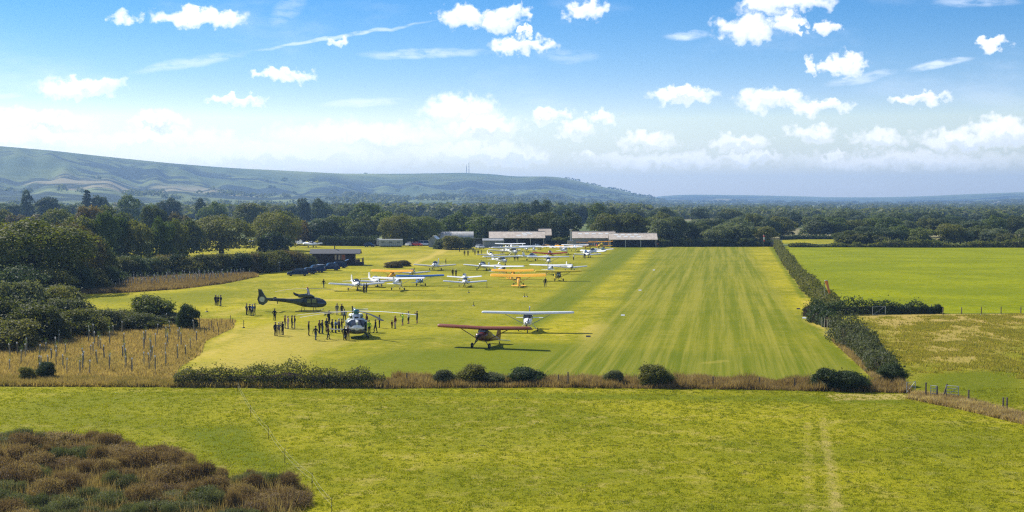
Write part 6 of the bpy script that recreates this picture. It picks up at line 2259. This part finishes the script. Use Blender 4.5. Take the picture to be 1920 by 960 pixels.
def buildings():
    # dark wooden cabin
    p = G(626, 497)
    p.z = 0.02
    t = thing('cabin', 'dark wooden cabin with a low slate roof and a railed deck', 'cabin', p, rad(2))
    t.scale = (1, 1, 1.22)
    Lc, Wc = 11.0, 5.2
    wall = MB().box((0, 0, 1.25), (Lc, Wc, 2.5)).build('wall', WOOD, t, smooth=False)
    for k in range(11):
        MB().box((0, -Wc / 2 - 0.02, 0.14 + k * 0.225), (Lc - 0.02, 0.05, 0.20), rot=(0.10, 0, 0)).build('board', WOOD, wall, smooth=False)
    sl = math.atan2(0.85, 3.0)
    for s in (-1, 1):
        r = MB().box((0, 0, 0), (Lc + 2.2, 3.2, 0.10)).build('roof', SLATE, t, smooth=False)
        r.location = (0.5, s * 1.52, 2.92)
        r.rotation_euler = (-s * sl, 0, 0)
        MB().box((0.5, s * 3.02, 2.46), (Lc + 2.2, 0.06, 0.16)).build('fascia', WOOD, t, smooth=False)
    for s in (-1, 1):
        MB().add([(s * Lc / 2, -2.6, 2.5), (s * Lc / 2, 2.6, 2.5), (s * Lc / 2, 0, 3.28), (s * (Lc / 2 - .1), -2.6, 2.5), (s * (Lc / 2 - .1), 2.6, 2.5), (s * (Lc / 2 - .1), 0, 3.28)],
                 [(0, 1, 2), (5, 4, 3), (0, 3, 4, 1), (1, 4, 5, 2), (2, 5, 3, 0)]).build('gable', WOOD, t, smooth=False)
    MB().lathe([(0.13, 3.2), (0.13, 4.05), (0.18, 4.05), (0.18, 4.2), (0.02, 4.22)], c=(0.2, 0.3, 0), n=10).build('chimney', DARKM, t)
    curt = mat('curtain', (0.42, 0.34, 0.25), 0.7, vary=0.3)
    curt2 = mat('brick_red', (0.30, 0.10, 0.06), 0.7, vary=0.3)
    for x, w, m in ((0.7, 0.40, curt), (1.65, 0.45, curt), (2.7, 0.9, curt2)):
        f = MB().box((x, -Wc / 2 - 0.05, 1.75), (w + 0.2, 0.06, 1.15)).build('window', WOOD2, t, smooth=False)
        MB().box((x, -Wc / 2 - 0.09, 1.75), (w, 0.03, 1.0)).build('pane', m, f, smooth=False)
    deck = MB().box((Lc / 2 + 1.1, -0.3, 0.30), (2.2, Wc + 0.6, 0.60)).build('deck', WOOD, t, smooth=False)
    for x, y in ((0.15, -3.15), (1.1, -3.15), (2.1, -3.15), (2.1, -1.5), (2.1, 0.3), (2.1, 2.1)):
        MB().box((Lc / 2 + x, y, 1.05), (0.10, 0.10, 0.90)).build('rail_post', WOOD, deck, smooth=False)
    MB().box((Lc / 2 + 1.1, -3.15, 1.50), (2.2, 0.12, 0.08)).build('rail', WOOD2, deck, smooth=False)
    MB().box((Lc / 2 + 2.1, -0.5, 1.50), (0.12, 5.3, 0.08)).build('rail', WOOD2, deck, smooth=False)
    MB().box((Lc / 2 + 0.9, -2.6, 0.95), (1.2, 0.5, 0.7)).build('bench', WOOD2, deck, smooth=False)

    # narrow hut
    p = G(519, 510)
    t = thing('privy_hut', 'narrow dark hut with a pale cap between the shrubs and the cars', 'hut', p, rad(-8))
    MB().box((0, 0, 1.1), (1.2, 1.2, 2.2)).build('wall', mat('hut_green', (0.06, 0.07, 0.075), 0.6), t, smooth=False)
    MB().box((0, -0.61, 1.0), (0.75, 0.04, 1.8)).build('door', mat('hut_door', (0.12, 0.14, 0.15), 0.6), t, smooth=False)
    MB().box((0, 0, 2.28), (1.35, 1.35, 0.14), taper=0.7).build('roof', PAINT['white'], t, smooth=False)

    # caravan pair
    for px, w, lab, rz in ((733, 44, 'long pale ribbed caravan left of the curved hangar', 2), (711, 10, 'end of a second pale caravan peeping out on the left', 2)):
        p = G(px, 462.5 - (px < 720) * 1.2)
        L = w / ppm(p)
        t = thing('caravan', lab, 'caravan', p, rad(rz))
        cm = mat('caravan_skin', (0.46, 0.46, 0.40), 0.55, vary=0.12)
        prof = [(-1.35, 0.35), (-1.35, 2.45), (-0.9, 2.78), (0.9, 2.78), (1.35, 2.45), (1.35, 0.35)]
        MB().loft([[(x, y, z) for y, z in prof] for x in (-L / 2, L / 2)]).build('shell', cm, t, smooth=False)
        n = max(2, int(L / 0.7))
        for k in range(n):
            MB().box((-L / 2 + (k + 0.5) * L / n, -1.37, 1.4), (0.09, 0.05, 2.05)).build('rib', PAINT['white'] if k == 0 else cm, t, smooth=False)
        for k in range(3):
            MB().box((-L / 2 + (k + 0.5) * L / 3, -1.39, 1.65), (L / 8, 0.06, 0.6)).build('window', mat('dull_window', (0.16, 0.18, 0.16), 0.3), t, smooth=False)
        MB().box((0, 0, 0.18), (L * 0.9, 2.0, 0.34)).build('chassis', DARKM, t, smooth=False)

    # small gabled hut beside the curved hangar
    p = G(815, 463)
    gable_shed(p, rad(80), 4.5, 3.4, 2.6, 4.0, 'small gabled hut with a bright roof at the left end of the curved hangar', 'hut', 'gabled_hut', SKYL, WALL_GREY)

    # curved hangar
    p = G(855, 459)
    t = thing('curved_hangar', 'grey barrel-roofed hangar behind a big bush', 'hangar', p, rad(1))
    L, R, Hh = 13.5, 4.6, 5.0
    arc = [(R * math.cos(a), Hh * math.sin(a) ** 0.85) for a in np.linspace(0, PI, 15)]
    n = 9
    for k in range(n):
        x0, x1 = -L / 2 + k * L / n, -L / 2 + (k + 1) * L / n - 0.03
        inn = [(y * 0.985, z * 0.985) for y, z in arc]
        prof = arc + inn[::-1]
        MB().loft([[(x, y, z) for y, z in prof] for x in (x0, x1)]).build('roof_sheet', ROOF_GREY, t)
    for s in (-1, 1):
        MB().add([(s * (L / 2 - 0.1), y, z) for y, z in arc] + [(s * (L / 2 - 0.2), y, z) for y, z in arc],
                 [tuple(range(15)), tuple(reversed(range(15, 30)))] + [(i, i + 1, i + 16, i + 15) for i in range(14)] + [(14, 0, 15, 29)]).build('end_wall', WALL_GREY, t, smooth=False)
    # lean-to
    p = G(898, 463)
    t = thing('lean_to', 'dark flat lean-to between the curved hangar and the left hangar', 'shed', p, 0)
    MB().box((0, 1.5, 1.5), (5.6, 0.15, 3.0)).build('wall', WALL_DARK, t, smooth=False)
    MB().box((0, 0, 3.05), (6.0, 3.6, 0.14), rot=(-0.06, 0, 0)).build('roof', WALL_GREY, t, smooth=False)
    for x in (-2.7, 0, 2.7):
        MB().box((x, -1.5, 1.45), (0.14, 0.14, 2.9)).build('post', DARKM, t, smooth=False)

    # left hangar: two roofs side by side
    p = G(969, 460)
    gable_shed(p, rad(1), 20.5, 9.5, 3.0, 5.2, 'left hangar with a long pale corrugated roof and bright rooflights', 'hangar', 'hangar', ROOF_PALE, WALL_DARK, open_front=True,
               lights=[(0.6, -0.12), (3.0, -0.05), (5.0, 0.12), (2.6, 0.18), (4.2, 0.24)])
    p = G(1000, 456.5)
    gable_shed(p, rad(1), 13.5, 9, 3.4, 5.8, 'hangar standing just behind the left hangar, its roof end showing to the right', 'hangar', 'hangar', ROOF_PALE, WALL_DARK)
    p = G(924, 464)
    gable_shed(p, rad(2), 7.0, 5, 2.6, 3.2, 'low grey lean-to building at the left end of the left hangar', 'shed', 'shed', WALL_GREY, WALL_GREY)
    # right hangars
    p = G(1113, 461.5)
    gable_shed(p, rad(-2), 15.5, 9, 3.2, 5.4, 'middle hangar with a pale roof behind the two biplanes', 'hangar', 'hangar', ROOF_PALE, WALL_GREY,
               lights=[(-5, 0.15), (-2.5, 0.15), (0, 0.15), (2.5, 0.15), (5, 0.15)])
    p = G(1186, 463)
    gable_shed(p, rad(-2), 17.0, 9, 2.9, 5.0, 'right hangar with an open front and two rows of rooflights', 'hangar', 'hangar', ROOF_PALE, WALL_DARK, open_front=True,
               lights=[(x, 0.22) for x in (-6, -3.6, -1.2, 1.2)] + [(x, -0.08) for x in (-5, -2.6, -0.2, 2.2)])
    # rounded roof peeping behind
    p = G(1165, 452)
    t = thing('barrel_shed', 'small rounded shed roof peeping up behind the right hangar', 'shed', p, rad(85))
    arc2 = [(2.6 * math.cos(a), 4.6 + 1.9 * math.sin(a)) for a in np.linspace(0, PI, 11)]
    MB().loft([[(x, y, z) for y, z in arc2] for x in (-3, 3)]).build('roof', ROOF_GREY, t)
    MB().box((0, 0, 2.3), (6, 5.0, 4.6)).build('wall', WALL_DARK, t, smooth=False)
    # mast
    p = G(1069.5, 464)
    t = thing('control_mast', 'slim grey mast with a head on a square block hut between the hangars', 'mast', p, 0)
    MB().box((0, 0, 1.15), (1.9, 1.9, 2.3)).build('base', mat('block_grey', (0.34, 0.34, 0.31), 0.8), t, smooth=False)
    MB().box((0, 0, 2.36), (2.1, 2.1, 0.12)).build('slab', STEEL, t, smooth=False)
    MB().box((0.15, 0, 4.3), (0.55, 0.55, 3.8)).build('shaft', mat('mast_grey', (0.42, 0.45, 0.46), 0.6), t, smooth=False)
    MB().box((0.15, 0, 6.3), (1.1, 0.8, 0.25)).build('head', SKYL, t, smooth=False)
    MB().tube([(0.15, 0, 6.4), (0.15, 0, 7.0)], 0.06, 6).build('aerial', STEEL, t)

    # radio masts on the hill
    for px, lab, hh in ((873, 'left of two thin radio masts on the ridge of the hills', 34), (879, 'right and taller of two thin radio masts on the ridge of the hills', 46)):
        az = math.atan((px - 960) / LENS_PX)
        i = int(np.searchsorted(HN[0], az))
        j = int(np.searchsorted(HN[6][i], 0.995))
        x, y, z = HN[3][i, j], HN[4][i, j], HN[5][i, j]
        t = thing('radio_mast', lab, 'mast', (x, y, z - 2))
        MB().tube([(0, 0, 0), (0, 0, hh)], [1.3, 0.8], 4).build('lattice', DARKM, t)
        MB().tube([(0, 0, hh - 0.5), (0, 0, hh + 6)], [0.6, 0.3], 4).build('aerial', DARKM, t)


buildings()


# ================================================================== FENCES, POSTS, WINDSOCKS, GUARDS
def windsock(px, base, top, label, h_px=None, col='orange', length=1.7, dirx=0.28):
    p = G(px, base)
    h = ztop(top, p.y)
    t = thing('windsock', label, 'windsock', p)
    MB().tube([(0, 0, 0), (0, 0, h)], [0.04, 0.025], 8).build('pole', STEEL, t)
    MB().lathe([(0.26, h - 0.04), (0.28, h), (0.26, h + 0.04)], c=(0.22, 0, 0), n=12).build('hoop', STEEL, t)
    rg = []
    for q, r in ((0, 0.27), (0.3, 0.24), (0.7, 0.19), (1.0, 0.14)):
        z = h - q * length
        x = 0.22 + q * length * dirx
        rg.append([(x + r * math.cos(a), r * math.sin(a), z) for a in np.linspace(0, 2 * PI, 12, endpoint=False)])
    k = len(rg)
    MB().loft(rg[:2], caps=False).build('sock', mat('sock_' + col, (0.92, 0.27, 0.05) if col == 'orange' else (0.7, 0.08, 0.05), 0.8), t)
    MB().loft(rg[1:3], caps=False).build('sock_band', mat('sock_mid' + col, (0.85, 0.34, 0.12) if col == 'orange' else (0.8, 0.8, 0.78), 0.8), t)
    MB().loft(rg[2:], caps=False).build('sock_tip', mat('sock_' + col, (0.85, 0.24, 0.05), 0.8), t)


windsock(1546, 575, 526, 'limp orange windsock standing in the runway hedge', length=2.1)
windsock(1431, 466, 441, 'small red and white windsock at the far end of the runway', col='red', length=2.2, dirx=0.05)


def post(px, py, top, r, label, group, m=None, lean=(0, 0), name='fence_post'):
    p = G(px, py)
    h = max(0.3, ztop(top, p.y))
    t = thing(name, label, 'post', p, random.uniform(0, 1), group)
    MB().tube([(0, 0, -0.05), (lean[0] * h * .5, lean[1] * h * .5, h * .5), (lean[0] * h, lean[1] * h, h)], [r, r * 0.97, r * 0.9], 6).build('post', m or POST, t)
    return t


def posts():
    g = 'posts of the near boundary'
    for x, y, tp, lab in [(763, 722, 699, 'dark post in the grass strip right of the long dark hedge'), (1047, 724, 702, 'dark post right of the flat-topped bush'), (1065, 726, 697, 'pale-topped post right of the flat-topped bush'),
                          (1337, 726, 706, 'post in the dry grass below the pale runway patch'), (1424, 727, 707, 'post in the middle of the dry grass strip'), (1490, 728, 709, 'post left of the big dark bramble')]:
        post(x, y, tp, 0.07, lab, g)
    post(1604, 658, 643, 0.10, 'white marker post at the runway side of the grey-green hedge', None, PAINT['white'])
    for x, y, tp, lab, ln in [(1736, 745, 717, 'thick dark post at the left end of the gate', (0, 0)), (1757, 747, 724, 'dark post beside the gate', (0, 0)), (1768, 747, 720, 'leaning post at the gate', (0.3, 0)),
                              (1816, 755, 731, 'lone dark post right of the gate', (0, 0)), (1881, 769, 745, 'left of two close posts near the right edge', (0, 0)), (1888, 769, 745, 'right of two close posts near the right edge', (0, 0))]:
        post(x, y, tp, 0.08, lab, 'posts by the gate', lean=ln)
    for k, (x, y) in enumerate([(1768, 590), (1803, 589), (1840, 588.5), (1877, 588), (1914, 588), (1950, 588)]):
        post(x, y, y - 13, 0.08, ['first', 'second', 'third', 'fourth', 'fifth', 'sixth'][k] + ' fence post from the hedge end between bright field and paddock', 'posts between field and paddock')
    for x, y in [(1541, 614), (1546, 616), (1551, 618), (1556, 620)]:
        post(x, y, y - 19, 0.045, 'thin pale stem at the runway end of the dark hedge', 'pale stems in the dark hedge', m=PALEWOOD, name='stake')
    # hurdle gates
    def gate(p0, p1, h, label, bars=5):
        a, b = G(*p0), G(*p1)
        L = (b - a).length
        t = thing('field_gate', label, 'gate', a, math.atan2(b.y - a.y, b.x - a.x))
        gm = mat('galvanised', (0.46, 0.48, 0.48), 0.45, 0.6)
        for x in (0, L):
            MB().tube([(x, 0, 0.05), (x, 0, h)], 0.035, 6).build('stile', gm, t)
        for k in range(bars):
            z = 0.15 + (h - 0.18) * k / (bars - 1)
            MB().tube([(0, 0, z), (L, 0, z)], 0.022, 5).build('bar', gm, t)
        MB().tube([(0, 0, 0.1), (L, 0, h)], 0.018, 5).build('brace', gm, t)
    gate((1774, 747), (1797, 749), 1.15, 'galvanised hurdle gate by the dark posts at the lower right')
    gate((1745, 746), (1756, 747), 1.1, 'small pale hurdle between the two dark gate posts')
    gate((1700, 738), (1716, 736), 1.0, 'thin wire gate at the end of the near hedge line', bars=3)
    gate((1636, 592), (1660, 591), 1.35, 'metal hurdle frame in the dark crossing hedge', bars=2)
    # electric fence across the pasture
    pts = [(446, 736, 716), (470, 782, 764), (503, 824, 801), (534, 868, 845), (585, 916, 893), (622, 965, 940)]
    t0 = G(446, 736)
    t = thing('wire_fence', 'thin electric wire fence on small stakes across the near pasture', 'fence', t0)
    tops = []
    for x, y, tp in pts:
        p = G(x, y) - t0
        MB().tube([p, p + Vector((0.01, 0, 0.95))], [0.022, 0.018], 5).build('stake', DARKM, t)
        tops.append(p)
    wm = mat('wire_tape', (0.36, 0.35, 0.22), 0.7)
    for z in (0.55, 0.85):
        pth = []
        for a, b in zip(tops[:-1], tops[1:]):
            for q in (0, 0.25, 0.5, 0.75):
                pth.append(a.lerp(b, q) + Vector((0, 0, z - 0.12 * math.sin(PI * q))))
        pth.append(tops[-1] + Vector((0, 0, z)))
        MB().tube(pth, 0.0045, 4).build('wire', wm, t)
    # little signs, cones and marker boards on the airfield
    for x, y, tp, lab in [(457, 615, 600, 'small dark stand on the grass beside the lower plantation'), (388, 585, 578, 'little red-brown stake on the grass near the huddle of three'),
                          (913, 539, 528, 'small dark stake right of the middle white aeroplane'), (879, 549, 543, 'small dark marker below the middle white aeroplane'), (888, 574, 566, 'small dark marker on the open grass right of the people'),
                          (983, 557, 550, 'left one of two short stakes below the front orange aeroplane'), (988, 557, 550, 'right one of two short stakes below the front orange aeroplane')]:
        t = post(x, y, tp, 0.045, lab, 'small markers on the grass', DARKM, name='marker_stake')
        MB().box((0, 0, 0.06), (0.42, 0.42, 0.12), taper=0.6).build('foot', DARKM, t, smooth=False)
    for x, y, lab in [(1168, 592, 'white board marker on the left runway edge, nearest'), (1200, 545, 'white board marker on the left runway edge, middle'), (1226, 507, 'white board marker on the left runway edge, farthest'),
                      (1497, 580, 'dark board marker on the right runway edge'), (1508, 597, 'white board marker at the corner of the runway hedge'), (1103, 632, 'dark low marker left of the runway start')]:
        p = G(x, y)
        t = thing('runway_marker', lab, 'marker', p, RUN_AZ * -1, 'low runway marker boards')
        for s in (-1, 1):
            b = MB().box((0, s * 0.12, 0.10), (0.55, 0.03, 0.28), rot=(s * 0.9, 0, 0)).build('board', DARKM if 'dark' in lab else PAINT['white'], t, smooth=False)


posts()


def guards():
    """young trees in their tubes"""
    rng = np.random.default_rng(15)
    tube = MB().lathe([(0.034, 0.0), (0.038, 0.6), (0.034, 1.15)], n=8).mesh('tube')
    rim = MB().lathe([(0.040, 1.10), (0.062, 1.17), (0.040, 1.24)], n=8).mesh('rim')
    stake = MB().box((0.08, 0, 0.55), (0.04, 0.04, 1.1)).mesh('stake', False)
    sprig_C = rng.normal(size=(60, 3)) * np.array([0.10, 0.10, 0.16]) + np.array([0, 0, 1.4])
    sprig = leaf_obj_mesh('sprig', sprig_C, rng.normal(size=(60, 3)), 0.035, rng)
    tm = mat('guard_tube', (0.30, 0.30, 0.20), 0.7, vary=0.3)
    tm2 = mat('guard_tube_pale', (0.50, 0.47, 0.36), 0.7, vary=0.3)
    rm = mat('guard_rim', (0.80, 0.80, 0.74), 0.6)

    def put(p, k, label, group, pale):
        t = thing('sapling_guard', label, 'sapling', p, rng.uniform(0, 6), group)
        t.scale = (k, k, k * rng.uniform(0.85, 1.25))
        t.rotation_euler = (rng.normal() * 0.04, rng.normal() * 0.04, rng.uniform(0, 6))
        link('tube', tube, tm2 if pale else tm, t)
        link('rim', rim, rm, t)
        link('stake', stake, POST, t)
        if rng.random() < 0.5:
            link('sprig', sprig, LEAF['ash'], t)
    area = gpoly([(-10, 662), (90, 634), (250, 612), (366, 606), (374, 640), (366, 662), (326, 694), (300, 706), (-10, 706)])
    pts = []
    tries = 0
    while len(pts) < 95 and tries < 20000:
        tries += 1
        px, py = rng.uniform(-10, 376), rng.uniform(606, 706)
        p = G(px, py)
        if sdist(np.array([p.x]), np.array([p.y]), area)[0] > 0.3 and all((p - q).length > 1.7 for q in pts):
            pts.append(p)
    for p in pts:
        put(p, 1.18, 'young tree in a pale-rimmed guard tube in the lower plantation', 'guarded saplings of the lower plantation', False)
    # upper plantation, in rows
    n = 0
    for k in range(9):
        f = k / 8
        y_l, y_r = 546 - 20 * f, 530 - 15 * f
        x_l, x_r = 165 + 58 * f, 395 + 80 * f
        m = 18
        for j in range(m):
            q = (j + rng.uniform(-0.25, 0.25)) / (m - 1)
            px, py = x_l + (x_r - x_l) * q, y_l + (y_r - y_l) * q
            p = G(px, py)
            if sdist(np.array([p.x]), np.array([p.y]), pl_hi)[0] > 0.6:
                put(p, 1.15, 'young tree in a pale guard tube in the upper plantation', 'guarded saplings of the upper plantation', True)
                n += 1
    # corner fence of the lower plantation
    g = 'plantation corner posts'
    for x, y, h in [(374, 622, 24), (392, 628, 21), (397, 622, 18), (401, 632, 17), (408, 620, 12), (416, 617, 16), (384, 634, 18), (424, 622, 14), (432, 614, 19), (436, 613, 12), (410, 632, 15)]:
        post(x, y - 4, y - 4 - h, 0.05, 'dark stake in the cluster at the right corner of the lower plantation', g, name='stake')


guards()
